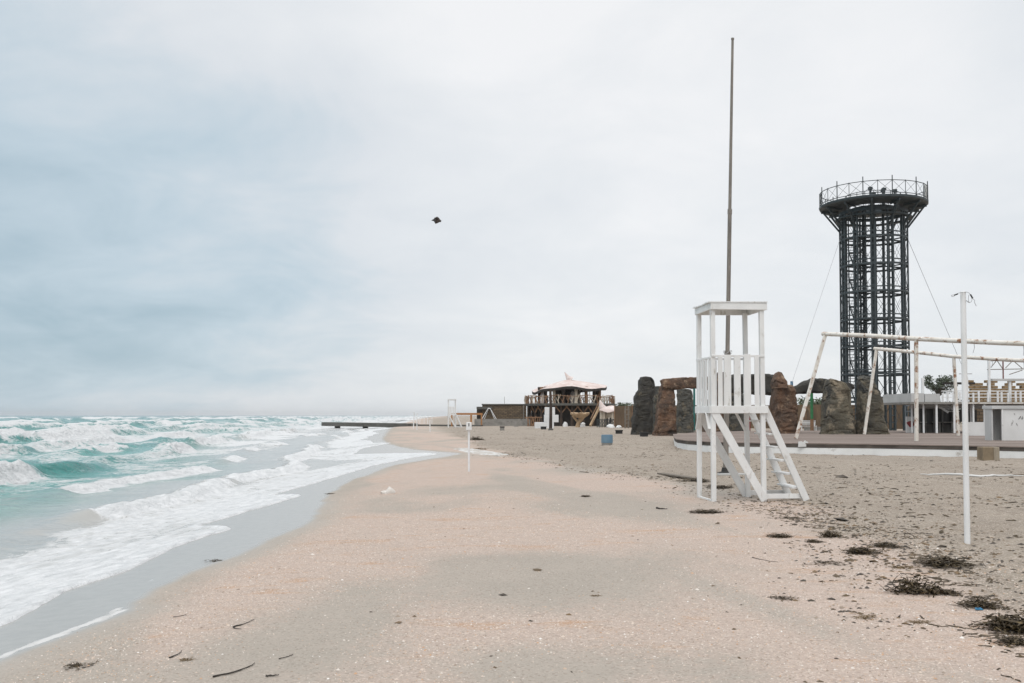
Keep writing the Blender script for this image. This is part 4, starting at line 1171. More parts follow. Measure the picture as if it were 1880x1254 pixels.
def lie(px0, py0, px1, py1, h, w, material, name, label, cat, lift=.0, group=None, bend=0.0):
    a = ground_hit(px0, py0); b = ground_hit(px1, py1); n = 9; pts = []
    side = (b - a).cross(Vector((0, 0, 1))).normalized()
    for k in range(n):
        f = k / (n - 1); p = a.lerp(b, f) + side * bend * math.sin(f * math.pi)
        p = p + side * random.uniform(-1, 1) * .12 * (b - a).length / n
        p.z = bz(p.x, p.y) + h * .35 + lift + random.uniform(0, .5) * w; pts.append(p)
    m = MB(); m.path(pts, [max(.0025, w * (1 - .62 * k / n) * random.uniform(.7, 1.2)) for k in range(n)], 6)
    return tag(m.build(name, material, smooth=True), label, cat, group)
def flatboard(px0, py0, px1, py1, w, th, material, name, label, cat):
    a = ground_hit(px0, py0); b = ground_hit(px1, py1)
    z = max(bz(*a.lerp(b, f).xy) for f in np.linspace(0, 1, 9)) - .01
    m = MB(); m.beam((a.x, a.y, z + th / 2), (b.x, b.y, z + th / 2), w, th)
    return tag(m.build(name, material, bevel=.006), label, cat)
flatboard(1213, 872, 1283, 880, .22, .045, GREYW, 'plank', 'half buried grey plank lying left of the flagpole foot', 'plank')
flatboard(1318, 874, 1385, 873, .10, .05, PLASTER2, 'plank', 'thin pale plank lying at the flagpole foot', 'plank')
flatboard(1065, 866.5, 1080, 868, .06, .03, GREYW, 'driftwood', 'short straight driftwood piece lying far left of the grey plank', 'driftwood')
a = ground_hit(1690, 872); b = ground_hit(1885, 876)
m = MB(); pts = []
for k in range(20):
    f = k / 19; p = a.lerp(b, f); p.y += .25 * math.sin(f * 9); p.z = bz(p.x, p.y) + .03; pts.append(p)
m.path(pts, [.012 + .022 * math.sin(f / 19 * 3.14) for f in range(20)], 6)
tag(m.build('rope', PLASTER, smooth=True), 'long white rope stretched over the sand behind the net pole', 'rope')

# signpost with a box
g = ground_hit(861, 866)
t = thing('signpost', 'thin white post carrying a small white box, standing on the pink sand', 'post', g)
MB().path([g - Vector((0, 0, .1)), P(861, 776, g.y)], .032, 10).build('shaft', WPOLE, t, smooth=True)
c = P(861, 782.5, g.y - .03); MB().box(c, (.16, .10, .235)).build('box', WPOLE, t, bevel=.01)
MB().box(c + Vector((.0, -.055, .04)), (.025, .01, .09)).build('slot', BLACKM, t)

# ------------------------------------------------------------------ far left poles, pier
def pole(px, y0, y1, w, label, arm=None, lean=0):
    g = ground_hit(px, y1); tp = P(px + lean, y0, g.y)
    t = thing('net_pole', label, 'pole', g, 'thin poles along the far beach')
    MB().path([g - Vector((0, 0, .1)), tp], w, 6).build('tube', WPOLE, t, smooth=True)
    if arm: MB().tube(tp, P(px + lean + arm, y0 + .3, g.y), w * .7, n=5).build('arm', WPOLE, t)
pole(759, 757, 787, .06, 'leaning thin pole with side arm, leftmost on the far beach', -2.5, 1.5)
pole(765.5, 759, 789, .055, 'thin straight pole right of the leaning far pole', 2)
pole(789.5, 771, 793, .05, 'short thin pole left of the distant lifeguard tower')
D = 190.; a = P(771, 765.5, D); b = P(793, 765.5, D)
t = thing('beach_frame', 'distant thin white frame on the beach beyond the poles', 'frame', (a.x, D, 0))
MB().tube(a, b, .07, n=6).build('crossbar', WPOLE, t)
for f in (0, .35, .65, 1): 
    q = a.lerp(b, f); MB().tube((q.x, D, -.05), q, .06, n=6).build('post', WPOLE, t)
def pier():
    a = P(600, 781, 164); b = P(758, 783, 152)
    t = thing('concrete_pier', 'low dark concrete pier running from the beach into the surf', 'pier', (a.x, a.y, SEA))
    a.z = .22; b.z = .10
    MB().beam(a, b, 2.4, .62).build('deck_slab', CONCD, t, bevel=.05)
    c = P(885, 783, 150); c.z = -.02
    MB().beam(b + (b - a) * -.01, Vector((c.x, c.y, .02)), 1.4, .36).build('shore_slab', CONCD, t, bevel=.04)
    for px in (621, 674, 722):
        q = a.lerp(b, (px - 600) / 158.); 
        MB().span((q.x - .32, q.y - .9, -2.6), (q.x + .32, q.y + .9, -.12)).build('pier_leg', CONCD, t)
pier()
D = 150.
a = P(835, 760, D); b = P(886, 760, D)
t = thing('orange_frame', 'orange brown timber frame left of the stone walled building', 'frame', (a.x, D, 0))
MB().beam(a, b, .22, .30).build('beam', ORANGE, t)
for px, w in ((829.5, .2), (865, .28), (884, .2)):
    q = P(px, 760, D); MB().beam((q.x, D, -.05), (q.x, D, q.z - .155), w, w, (0, 1, 0)).build('post', ORANGE, t)
MB().beam(P(827, 760, D), a, .2, .26).build('beam_end', ORANGE, t)

# ------------------------------------------------------------------ stone and branch beach restaurant
def restaurant():
    D = 158.0; c = P(1046, 780, D); c.z = 0; cx, cy = c.x, c.y
    t = thing('beach_restaurant', 'two storey beach bar with branch railed round terrace and pink wavy roof', 'building', c)
    s = D / FPX
    X = lambda px: P(px, 770, D).x
    Z = lambda py: P(1000, py, D).z
    r = random.Random(12)
    # terrace disc
    zt = Z(741.5); Rt = 7.3
    MB().lathe((cx, cy, 0), [(Rt, zt - .32), (Rt, zt), (Rt - .3, zt + .02)], 40).build('terrace_disc', CONCD, t)
    MB().lathe((cx, cy + .5, 0), [(6.0, -.1), (6.0, zt - .33)], 24).build('shaded_interior_drum', UNDER, t)  # solid drum, coloured near-black to stand for the shaded interior
    # ground floor posts with forked braces
    for k in range(13):
        a = math.pi * (1.02 + .96 * k / 12); p = Vector((cx + 6.6 * math.cos(a), cy + 6.6 * math.sin(a), 0))
        MB().path([p - Vector((0, 0, .1)), p + Vector((r.uniform(-.15, .15), 0, 1.4)), p + Vector((0, 0, zt - .3))], [.26, .2, .2], 7).build('trunk_post', TRUNKM, t, smooth=True)
        for sgn in (-1, 1):
            tn = Vector((-math.sin(a), math.cos(a), 0)) * sgn
            MB().beam(p + Vector((0, 0, zt - 1.5)), p + tn * 1.0 + Vector((0, 0, zt - .33)), .16, .16).build('fork_brace', BRANCH, t)
    # branch railing
    ms = []
    for v in range(5):
        m = MB(); q = [Vector((0, 0, -.02))]
        for i in range(1, 5): q.append(q[-1] + Vector((r.uniform(-.12, .12), r.uniform(-.08, .08), .3)))
        m.path(q, [.09, .075, .07, .06, .05], 6)
        m.path([q[2], q[2] + Vector((.18, .05, .25)), q[2] + Vector((.30, .0, .62))], [.06, .05, .035], 5)
        m.path([q[1], q[1] + Vector((-.18, .05, .2)), q[1] + Vector((-.34, .05, .55))], [.05, .045, .03], 5)
        me = m.mesh('branch_post', smooth=True); me.materials.append(BRANCH if v % 3 else CREAM); ms.append(me)
    n = 64
    for k in range(n):
        a = 2 * math.pi * k / n
        o = bpy.data.objects.new('branch_post', ms[r.randrange(5)]); link(o, t)
        o.location = ((Rt - .25) * math.cos(a), (Rt - .25) * math.sin(a), zt + .02); o.rotation_euler = (0, 0, a + math.pi / 2); o.scale = (1, 1, r.uniform(.85, 1.15))
    m = MB(); pts = [(cx + (Rt - .25) * math.cos(a), cy + (Rt - .25) * math.sin(a), zt + 1.15 + .1 * math.sin(a * 9)) for a in np.linspace(0, 2 * math.pi, 60)]
    m.path(pts, .06, 6); m.build('branch_handrail', BRANCH, t, smooth=True)
    # upper storey trunk columns and canopy
    Rc = 5.9; zc = Z(714)
    for k, a in enumerate((3.35, 3.55, 3.8, 4.15, 4.45, 4.85, 5.2, 5.55, 5.9, .4, 1.2, 2.0, 2.7)):
        p = Vector((cx + 4.9 * math.cos(a), cy + 4.9 * math.sin(a), zt))
        mt = (TRUNKM, BRANCH, TRUNKM, CREAM, TRUNKM, CREAM, BRANCH)[k % 7]
        MB().path([p + Vector((0, 0, -.02)), p + Vector((r.uniform(-.1, .1), 0, .9)), p + Vector((0, 0, zc - zt + .25))], [.32, .22, .30], 8).build('trunk_column', mt, t, smooth=True)
        for sg in (-1, 1):
            tn = Vector((-math.sin(a), math.cos(a), 0)) * sg
            MB().beam(p + Vector((0, 0, 1.5)), p + tn * .7 + Vector((0, 0, zc - zt + .1)), .1, .1).build('fork_brace', TRUNKM, t)
    nr, na = 14, 48; vs = []; fs = []
    def rz(f, a):
        apex = Z(696.5); rim = zc + .25 * math.sin(3 * a + .8) + .10 * math.sin(7 * a) + .25 * math.cos(a)
        return rim + (apex - rim) * (1 - f) ** .85
    for i in range(nr + 1):
        f = i / nr
        for k in range(na):
            a = 2 * math.pi * k / na; rr = Rc * f * (1 + .03 * math.sin(5 * a))
            vs.append((cx + rr * math.cos(a) - .3 * (1 - f), cy + rr * math.sin(a), rz(f, a)))
    for i in range(nr):
        for k in range(na):
            k2 = (k + 1) % na; fs.append((i * na + k, (i + 1) * na + k, (i + 1) * na + k2, i * na + k2))
    MB().add(vs, fs).build('canopy_roof', PINK, t, smooth=True)
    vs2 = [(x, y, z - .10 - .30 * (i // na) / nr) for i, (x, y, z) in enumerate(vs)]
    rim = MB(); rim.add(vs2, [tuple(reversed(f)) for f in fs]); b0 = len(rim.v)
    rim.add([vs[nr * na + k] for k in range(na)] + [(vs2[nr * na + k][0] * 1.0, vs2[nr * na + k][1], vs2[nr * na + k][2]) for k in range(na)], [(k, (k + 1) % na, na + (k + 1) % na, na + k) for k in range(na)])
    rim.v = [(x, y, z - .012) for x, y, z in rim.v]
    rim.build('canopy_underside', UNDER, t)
    h = [P(1049, 698, D), P(1043, 694, D), P(1040, 689, D), P(1036.5, 683, D)]
    MB().path(h, [.62, .38, .2, .03], 8).build('roof_horn', PINK, t, smooth=True)
    for px, py, rr in ((999, 722, .65), (1052, 722, .5)):
        p = P(px, py, D - 3.5); MB().lathe((p.x, p.y + 1, zt + .0), [(rr * .8, 0), (rr, .7), (rr * .95, 1.2), (rr * .5, 1.8), (.05, 2.0)], 14).build('shell_lobe', PINK, t, smooth=True)
    MB().span((X(1018), cy + 1.0, zt + .02), (X(1062), cy + 3.5, zc - .1)).build('bar_core', TRUNKM, t)
    for px in range(1068, 1084, 4):
        MB().beam((X(px), cy - 3, zt), (X(px), cy - 3, zc + .2), .07, .07).build('window_bar', DARK2, t)
    # long stone wing at left
    yw = D - 2
    MB().span((X(886), yw, -.1), (X(966), yw + 6, Z(744))).build('stone_wing_wall', STONEW, t)
    MB().span((X(885), yw - .15, Z(743.9)), (X(972), yw + 6, Z(741.8))).build('wing_roof_slab', CONCD, t)
    MB().span((X(876), yw - .6, Z(751.5)), (X(904), yw - .01, Z(747))).build('porch_roof', CONCD, t)
    MB().span((X(876), yw + .4, -.1), (X(885.7), yw + 4, Z(748))).build('porch_wall', UNDER, t)
    MB().span((X(873), yw - 2.4, -.1), (X(972), yw - 1.9, Z(769))).build('plinth_wall', CONC, t)
    for px in (961, 968): MB().beam((X(px), yw - .4, -.05), (X(px), yw - .4, Z(744.2)), .14, .14).build('steel_post', GALV, t)
    # stairs down from the terrace
    a = Vector((X(1097), cy - 7.0, zt)); b2 = Vector((X(1074), cy - 10.5, .1))
    for off in (-.5, .5): MB().beam(a + Vector((0, off, 0)), b2 + Vector((0, off, 0)), .14, .32).build('stair_stringer', TANM, t)
    for k in range(11):
        q = a.lerp(b2, (k + .5) / 11); MB().box(q, (.30, 1.0, .05)).build('stair_tread', BRANCH, t)
    MB().tube(a + Vector((0, -.5, 1.0)), b2 + Vector((0, -.5, 1.0)), .06, n=6).build('stair_rail', BRANCH, t)
    for px, py in ((975, 772), (984, 775)):
        q = P(px, py, D - 9); m = MB()
        for k in range(5):
            m.path([Vector((q.x + k * .25 - .5, q.y, -.05)), Vector((q.x + k * .25 - .5 + r.uniform(-.2, .2), q.y, .6)), Vector((q.x + k * .3 - .6, q.y, 1.2 + r.uniform(0, .4)))], [.08, .07, .05], 5)
        m.path([Vector((q.x - .9, q.y, 1.3)), Vector((q.x + .9, q.y, 1.35))], .07, 5)
        m.build('branch_fence', BRANCH, t)
    MB().tube((X(926), yw + 3, Z(742)), (X(926), yw + 3, Z(728)), .03, n=4).build('aerial', GALV, t)
restaurant()

def garden_bench():
    D = 99.; a = P(1470, 779, D); b = P(1500, 779, D)
    t = thing('white_bench', 'low white bench with slatted back under the sagging lintel', 'bench', (a.x, D, 0))
    for x in (a.x + .1, b.x - .1):
        for dy in (0, .5): MB().beam((x, D + dy, -.04), (x, D + dy, .98 if dy else .55), .08, .08, (0, 1, 0)).build('leg', WPOLE, t)
    MB().span((a.x, D - .06, .555), (b.x, D + .45, .61)).build('seat', WPOLE, t)
    for z in (.74, .9, 1.04): MB().span((a.x, D + .43, z), (b.x, D + .455, z + .09)).build('back_slat', WPOLE, t)
garden_bench()
def simple_box_stack():
    D = 127.
    r = [((982, 787.2), (1017, 776.3)), ((999.5, 776), (1025.5, 762.3)), ((1000.5, 762), (1019, 748))]
    lab = ['lowest and widest of the stacked white cubes by the dark post', 'middle white cube of the stack by the dark post', 'topmost white cube of the stack by the dark post']
    zb = 0
    for k, ((x0, y0), (x1, y1)) in enumerate(r):
        a = P(x0, y0, D); b = P(x1, y1, D)
        h = b.z - a.z
        m = MB(); m.span((a.x, D, zb - (.05 if k == 0 else 0)), (b.x, D + (2.2, 1.9, 1.4)[k], zb + h)); zb += h + .004
        tag(m.build('white_cube', mat('white_panel', (.74, .74, .74), (.66, .66, .655), 1.2, .5), bevel=.03), lab[k], 'cube', 'stacked white cubes')
simple_box_stack()
g = ground_hit(1011, 790); tp = P(1010.5, 716, g.y)
t = thing('dark_post', 'tall thick dark timber post in front of the white cubes', 'post', g)
MB().path([g - Vector((0, 0, .1)), Vector((g.x + .02, g.y, 2.4)), tp], [.19, .165, .14], 9).build('shaft', TRUNKM, t, smooth=True)
MB().lathe(g, [(.28, -.05), (.27, .12), (.2, .2)], 10).build('foot', CONCD, t)

def aframe():
    D = 154.; Zt = P(898, 750, D).z
    x0, x1 = P(877, 782, D).x, P(919, 782, D).x; xm = (x0 + x1) / 2
    t = thing('swing_frame', 'white A shaped swing frame in front of the stone wall', 'swing frame', (xm, D, 0))
    dy = 2.0
    for y in (0, dy):
        for x in (x0, x1):
            xx = x + (.0 if y == 0 else .35 * (1 if x < xm else -1) * 1.4)
            MB().tube((xx, D + y, -.05), (xm + (xx - xm) * .09, D + y, Zt), .055, n=7).build('leg', WPOLE, t, smooth=True)
    for x in (x0, x1): pass
    MB().tube((x0, D, .06), (x1, D, .06), .05, n=6).build('ground_bar', WPOLE, t)
    MB().tube((xm, D - .2, Zt), (xm, D + dy + .2, Zt), .09, n=7).build('ridge_bar', WPOLE, t)
    MB().tube((x0 * .1 + xm * .9, D, Zt), (x1 * .1 + xm * .9, D, Zt), .08, n=7).build('ridge_plate', WPOLE, t)
aframe()
def block(px0, py0, px1, py1, material, name, label, cat, depth=.5, top=None):
    g = ground_hit((px0 + px1) / 2, py1); a = P(px0, py0, g.y); b = P(px1, py1, g.y)
    t = thing(name, label, cat, (g.x, g.y, g.z))
    h = a.z - g.z
    MB().span((a.x, g.y, g.z - .06), (b.x, g.y + depth, g.z + h * .75)).build('body', material, t, bevel=.02)
    MB().span((a.x - .04, g.y - .04, g.z + h * .75 + .002), (b.x + .04, g.y + depth + .04, g.z + h)).build('top_slab', top or material, t, bevel=.015)
block(918, 783, 926, 790.5, CONC, 'concrete_block', 'small dark topped concrete block right of the swing frame', 'block', .6, BLACKM)
block(943, 778.5, 952, 783.5, CONC, 'concrete_block', 'small concrete block far behind, left of the branch fence', 'block', .6)
block(993, 783, 1003, 788.5, BLACKM, 'black_box', 'small black box beside the dark post', 'box', .4)
block(1131, 789.5, 1143, 796.5, BLACKM, 'black_box', 'small black box by the leftmost standing rock', 'box', .5)
block(1176, 793.5, 1190, 801.5, BLACKM, 'black_box', 'black box lying at the foot of the leftmost standing rock', 'box', .5)
block(1570, 790, 1583, 797, BLACKM, 'black_box', 'black box at the foot of the flared rock on the stage', 'box', .5)
block(1480, 784, 1512, 791, CONC, 'concrete_block', 'low wide concrete block under the sagging lintel', 'block', .8)

def sculpture():
    g = ground_hit(1060, 784.5); D = g.y
    t = thing('shell_sculpture', 'tan tree shaped sculpture with a flat ruffled top in front of the terrace', 'sculpture', g)
    q = lambda px, py, dy=0: Vector((P(px, py, D).x, D + dy, P(px, py, D).z))
    MB().path([g - Vector((0, 0, .1)), q(1062, 776), q(1066, 770), q(1067, 764)], [.35, .26, .32, .6], 10).build('stem', TANM, t, smooth=True)
    vs = []; c = q(1065, 760); na = 30; prof = [(.5, -.55), (1.1, -.15), (1.15, .12), (.95, .16), (.1, .1)]
    m = MB()
    for rr, z in prof:
        for k in range(na):
            a = 2 * math.pi * k / na; w = 1 + .13 * math.sin(5 * a) + .06 * math.sin(11 * a)
            vs.append((c.x + rr * w * math.cos(a) * 1.05, c.y + rr * w * math.sin(a), c.z + z + .07 * math.sin(7 * a) * (rr > .9)))
    fs = [(i * na + k, i * na + (k + 1) % na, (i + 1) * na + (k + 1) % na, (i + 1) * na + k) for i in range(len(prof) - 1) for k in range(na)]
    m.add(vs, fs); m.build('ruffled_top', TANM, t, smooth=True)
    for a, b in (((1052, 763), (1060, 772)), ((1078, 762), (1064, 771)), ((1056, 768), (1063, 775))):
        MB().path([q(*a), q((a[0] + b[0]) / 2 - 1, (a[1] + b[1]) / 2 + 1), q(*b)], [.16, .13, .12], 7).build('branch', TANM, t, smooth=True)
sculpture()
def shell_hut():
    D = 140.; c = P(1123, 780, D); c.z = 0
    t = thing('shell_hut', 'small round hut with pale pink shell roof and curled horn', 'hut', c)
    Z = lambda py: P(1123, py, D).z
    for k in range(7):
        a = 2 * math.pi * k / 7 + .2
        MB().path([(c.x + 1.5 * math.cos(a), D + 1.5 * math.sin(a), -.05), (c.x + 1.35 * math.cos(a), D + 1.35 * math.sin(a), Z(754))], [.16, .12], 7).build('post', CREAM, t, smooth=True)
    MB().lathe((c.x + .3, D, 0), [(1.25, Z(767)), (1.3, Z(760)), (1.15, Z(754))], 18).build('drum_wall', CREAM, t, smooth=True)
    n = 28; vs = []; fs = []; prof = [(1.75, Z(755.5)), (1.7, Z(753)), (1.2, Z(749)), (.5, Z(746)), (.05, Z(744.5))]
    for rr, z in prof:
        for k in range(n):
            a = 2 * math.pi * k / n; vs.append((c.x + rr * math.cos(a) * (1 + .05 * math.sin(4 * a)), D + rr * math.sin(a), z + .09 * math.sin(4 * a) * rr))
    for i in range(len(prof) - 1):
        for k in range(n): fs.append((i * n + k, i * n + (k + 1) % n, (i + 1) * n + (k + 1) % n, (i + 1) * n + k))
    m = MB(); m.add(vs, fs + [tuple(range(n - 1, -1, -1))]); m.build('shell_roof', PINK, t, smooth=True)
    q = lambda px, py: P(px, py, D)
    MB().path([q(1112, 754), q(1107, 751), q(1104, 744), q(1101.5, 734)], [.55, .6, .38, .04], 9).build('curled_horn', PINK, t, smooth=True)
    MB().path([q(1107, 753), Vector((q(1106, 768).x, D, 1.0)), Vector((q(1107, 782).x, D, -.05))], [.45, .4, .38], 9).build('horn_column', CREAM, t, smooth=True)
shell_hut()
def dark_fence():
    D = 134.
    a = P(1096, 769, D); b = P(1156, 769, D + 3)
    t = thing('iron_fence', 'low dark ornamental fence in front of the pink roofed hut', 'fence', (a.x, D, 0))
    n = 13
    for k in range(n + 1):
        p = a.lerp(b, k / n); MB().beam((p.x, p.y, -.05), (p.x, p.y, a.z), .07, .07).build('fence_post', DARK2, t)
        if k < n:
            q = a.lerp(b, (k + 1) / n); m = MB()
            m.tube((p.x, p.y, a.z - .05), (q.x, q.y, a.z - .05), .035, n=4); m.tube((p.x, p.y, .12), (q.x, q.y, .12), .03, n=4)
            c = (p + q) / 2
            for rr in (.12, .2):
                for zz in (.4, .85): m.path([(c.x + rr * math.cos(u), c.y, zz + rr * math.sin(u)) for u in np.linspace(0, 6.28, 9)], .025, 4)
            m.tube((p.x, p.y, .1), (q.x, q.y, a.z - .05), .02, n=4); m.build('scroll_panel', DARK2, t)
dark_fence()
def sack(px, py, w, h, label, seed):
    g = ground_hit(px, py); s = g.y / FPX; r = random.Random(seed)
    m = MB(); m.lathe((g.x, g.y, g.z), [(w * s * .5, -.05), (w * s * .52, h * s * .35), (w * s * .38, h * s * .75), (w * s * .12, h * s)], 14)
    m.v = [(x + r.uniform(-.1, .1), y + r.uniform(-.1, .1), z + r.uniform(-.06, .06) * (z > .02)) for x, y, z in m.v]
    tag(m.build('plaster_boulder', PLASTER, smooth=True), label, 'boulder', 'lumpy white plaster boulders')
sack(1038, 783.5, 9, 9, 'lumpy white boulder left of the tan sculpture', 1)
sack(1070, 784, 9, 8, 'lumpy white boulder right of the tan sculpture stem', 2)
sack(1105, 784, 11, 8, 'lumpy white boulder at the left end of the iron fence', 3)
sack(1121, 785, 15, 6, 'wide low white boulder in the middle of the iron fence', 4)
sack(1136, 786, 9, 5, 'small white boulder towards the right end of the iron fence', 5)
# ladder chair right of the hut
D = 126.; a = P(1148, 745, D); 
t = thing('ladder_chair', 'tall narrow grey wooden ladder chair left of the dark standing rock', 'ladder chair', (a.x, D, 0))
for px in (1148.5, 1154.5):
    for dy in (0, .8): MB().beam((P(px, 780, D).x, D + dy, -.05), (P(px, 780, D).x, D + dy, a.z - (.2 if dy else 0)), .11, .11, (0, 1, 0)).build('leg', GREYW, t)
for py in (752, 761, 770, 777): MB().beam(P(1147.5, py, D - .08), P(1155.5, py, D - .08), .05, .12).build('rung', GREYW, t)
MB().box((P(1151.5, 768, D).x, D + .4, P(1151, 767, D).z), (.6, .8, .06)).build('seat', GREYW, t)

# ------------------------------------------------------------------ bird
def bird():
    D = 34.; c = P(801, 404, D); s = .30
    t = thing('bird', 'dark bird flying low over the beach with folded wings', 'bird', c)
    q = lambda x, y, z: c + Vector((x, y, z)) * s
    m = MB(); m.path([q(-.30, 0, .05), q(-.16, 0, .04), q(0, 0, -.02), q(.2, 0, -.04), q(.42, 0, -.10), q(.55, 0, -.15)], [.03, .085, .13, .10, .045, .03], 8); m.build('body', BIRDM, t, smooth=True)
    def wing(pts):
        w = MB(); v = [q(*p) for p in pts]; n = len(v)
        w.add(v + [p + Vector((0, 0, -.006)) for p in v], [tuple(range(n)), tuple(range(2 * n - 1, n - 1, -1))] + [(k, (k + 1) % n, n + (k + 1) % n, n + k) for k in range(n)])
        w.build('wing', BIRDM, t)
    wing([(-.12, -.08, .08), (-.22, -.38, .20), (-.02, -.60, .14), (.42, -.82, .08), (.30, -.52, .06), (.16, -.12, .02)])
    wing([(-.14, .08, .06), (-.40, .34, .16), (-.62, .74, .10), (-.24, .56, -.02), (.06, .34, -.04), (.14, .12, .0)])
    MB().path([q(-.29, 0, .05), q(-.40, 0, .03)], [.02, .004], 5).build('beak', BLACKM, t)
bird()

# ------------------------------------------------------------------ beach litter
def weed_mesh(seed, n, spread, h, width=.008, strag=.5):
    r = random.Random(seed); m = MB()
    lobes = [(0, 0, .8)] * 2 + [(r.uniform(-.65, .65), r.uniform(-.5, .5), r.uniform(.35, .65)) for _ in range(5)]
    for _ in range(n):
        a = r.uniform(0, 6.28); d = r.random() ** .7 * spread
        lx, ly, ls = r.choice(lobes)
        p = Vector((lx * spread * 1.3 + math.cos(a) * d * ls, ly * spread + math.sin(a) * d * ls, 0))
        if r.random() < .10 * strag: p = p * 1.5
        th = r.uniform(0, 6.28); k = 4
        L = r.uniform(.05, .16); pts = []
        hz = h * max(0, 1 - d / spread) ** .8
        z = r.uniform(.0, hz + .01)
        for i in range(k + 1):
            th += r.uniform(-.7, .7)
            pts.append(p + Vector((math.cos(th), math.sin(th), 0)) * (L * i / k) * 1.2 + Vector((0, 0, z + r.uniform(-.012, .018))))
        w = width * r.uniform(.5, 1.6); vs = []
        for i, q in enumerate(pts):
            sd = Vector((-math.sin(th), math.cos(th), r.uniform(-.6, .6))) * w
            vs += [q - sd, q + sd]
        m.add(vs, [(2 * i, 2 * i + 1, 2 * i + 3, 2 * i + 2) for i in range(k)])
    return m
WM = []
for v in range(5):
    me = weed_mesh(50 + v, 150, .15, .085, .006, .55).mesh('seaweed_clump'); WM.append(me)
WS = []
for v in range(4):
    me = weed_mesh(80 + v, 42, .15, .025, .005, .8).mesh('seaweed_clump'); WS.append(me)
for i, me in enumerate(WM + WS): me.materials.append(WEED2 if i in (8,) else WEED)
def clump(px, py, sc, v, label, flat=1.0, small=False, group='seaweed clumps washed up on the sand'):
    g = ground_hit(px, py)
    o = bpy.data.objects.new('seaweed_clump', (WS if small else WM)[v]); COL.objects.link(o)
    o.location = (g.x, g.y, g.z + .0); o.scale = (sc, sc, sc * flat); o.rotation_euler = (0, 0, random.uniform(-.5, .5))
    tag(o, label, 'seaweed', group)
clump(1690, 1088, 1.15, 0, 'largest dark seaweed heap, in the right foreground', 1.5)
clump(1738, 1090, .55, 1, 'brown seaweed tuft just right of the largest dark heap')
clump(1576, 1016, 1.05, 1, 'compact dark seaweed clump on the edge of the grey sand')
clump(1620, 1002, .9, 2, 'loose seaweed strand trailing right of the compact dark clump', .6, False)
clump(1524, 986, .75, 3, 'small rounded seaweed tuft on a pale shell patch', 1.4)
clump(1430, 986, .8, 4, 'small dark seaweed tuft, left of the rounded one', .8)
clump(1521, 1034, 1.1, 0, 'long flat dark seaweed strip on pink sand', .35, True)
clump(1440, 1100, .75, 1, 'lone flat seaweed scrap on smooth sand in the right foreground', .6, True)
clump(1720, 1035, 1.5, 2, 'wide tangled seaweed patch left of the white net pole foot', .7)
clump(1660, 1042, .8, 3, 'ochre brown seaweed patch left of the wide tangled patch', .6, True)
clump(1800, 1114, .9, 4, 'dark seaweed clump with a blue scrap beside it', 1.0)
clump(1850, 1156, 1.3, 1, 'big ragged seaweed heap at the right edge of the picture', 1.2)
clump(1800, 1098, .7, 2, 'thin seaweed wisp above the clump with a blue scrap', .5, True)
clump(1875, 1180, .8, 0, 'ochre seaweed heap cut by the right edge, lowest of all', .8)
clump(1590, 1133, .7, 3, 'thin ochre seaweed line in shell grit, middle right foreground', .5, True)
clump(1690, 1142, .6, 3, 'short ochre seaweed scrap below the largest dark heap', .5, True)
clump(1295, 941, 1.3, 4, 'dark flat seaweed left below the lifeguard tower', .5)
clump(1318, 896, 1.6, 2, 'seaweed scatter on the sand under the lifeguard tower', .5)
clump(1278, 884, 1.6, 3, 'dark seaweed beside the half buried plank', .6)
clump(1450, 952, 1.3, 0, 'flat seaweed streak right below the tower stairs', .4, True)
clump(1490, 995, .5, 2, 'tiny dark seaweed scrap between the rounded tuft and the small dark tuft', .8)
clump(396, 1030, .55, 0, 'ochre seaweed strands on the wet sand edge', .8, True)
clump(140, 1224, .55, 2, 'brown branching seaweed in the bottom left corner', .9, True)
clump(345, 1212, .30, 3, 'small amber seaweed tuft beside a twig, bottom left', 1.3, True)
clump(607, 907, .8, 1, 'small dark seaweed scrap by the swash edge, middle left', .6, True)
clump(1095, 1094, .30, 3, 'tiny green tinged seaweed bit in the centre foreground', .8, True)
o = MB(); g = ground_hit(1797, 1121); o.add([(g.x - .03, g.y, g.z + .012), (g.x + .035, g.y - .01, g.z + .01), (g.x + .03, g.y + .03, g.z + .022), (g.x - .02, g.y + .03, g.z + .02)], [(0, 1, 2, 3)])
o.v += [(x, y, z - .006) for x, y, z in o.v]; o.f += [(7, 6, 5, 4), (0, 4, 5, 1), (1, 5, 6, 2), (2, 6, 7, 3), (3, 7, 4, 0)]
tag(o.build('plastic_scrap', BLUEP), 'small bright blue plastic scrap in seaweed', 'litter')
for i, (a, b, c, d, w, l, bd) in enumerate((
        (390, 1244, 468, 1219, .012, 'long curved dark stick at the bottom edge, left of centre', .05),
        (428, 1152, 466, 1139, .010, 'straight dark twig with a hooked end on smooth grey sand', .02),
        (488, 1243, 512, 1241, .014, 'short thick dark stick at the bottom edge', .01),
        (512, 1211, 538, 1203, .007, 'thin twig right of the long curved stick', .01),
        (310, 1209, 334, 1196, .010, 'forked dark twig beside the amber tuft', .02),
        (318, 1134, 342, 1130, .007, 'tiny dark twig on the shell bank', .01),
        (150, 1228, 172, 1222, .007, 'thin twig right of the brown branching seaweed', .01),
        (1380, 1024, 1428, 1033, .007, 'long thin twig on pink sand in the right middle', .02),
        (1206, 934, 1225, 936, .035, 'short black driftwood lump left below the lifeguard tower', .03))):
    lie(a, b, c, d, w * .55, w * .55, WETWOOD, 'driftwood_stick', l, 'stick', .004, 'dark sticks scattered on the sand', bd)
lie(428, 1152, 443, 1156, .005, .005, WETWOOD, 'driftwood_stick', 'short hooked twig touching the straight dark twig', 'stick', .004, 'dark sticks scattered on the sand', .02)
g = ground_hit(712, 906)
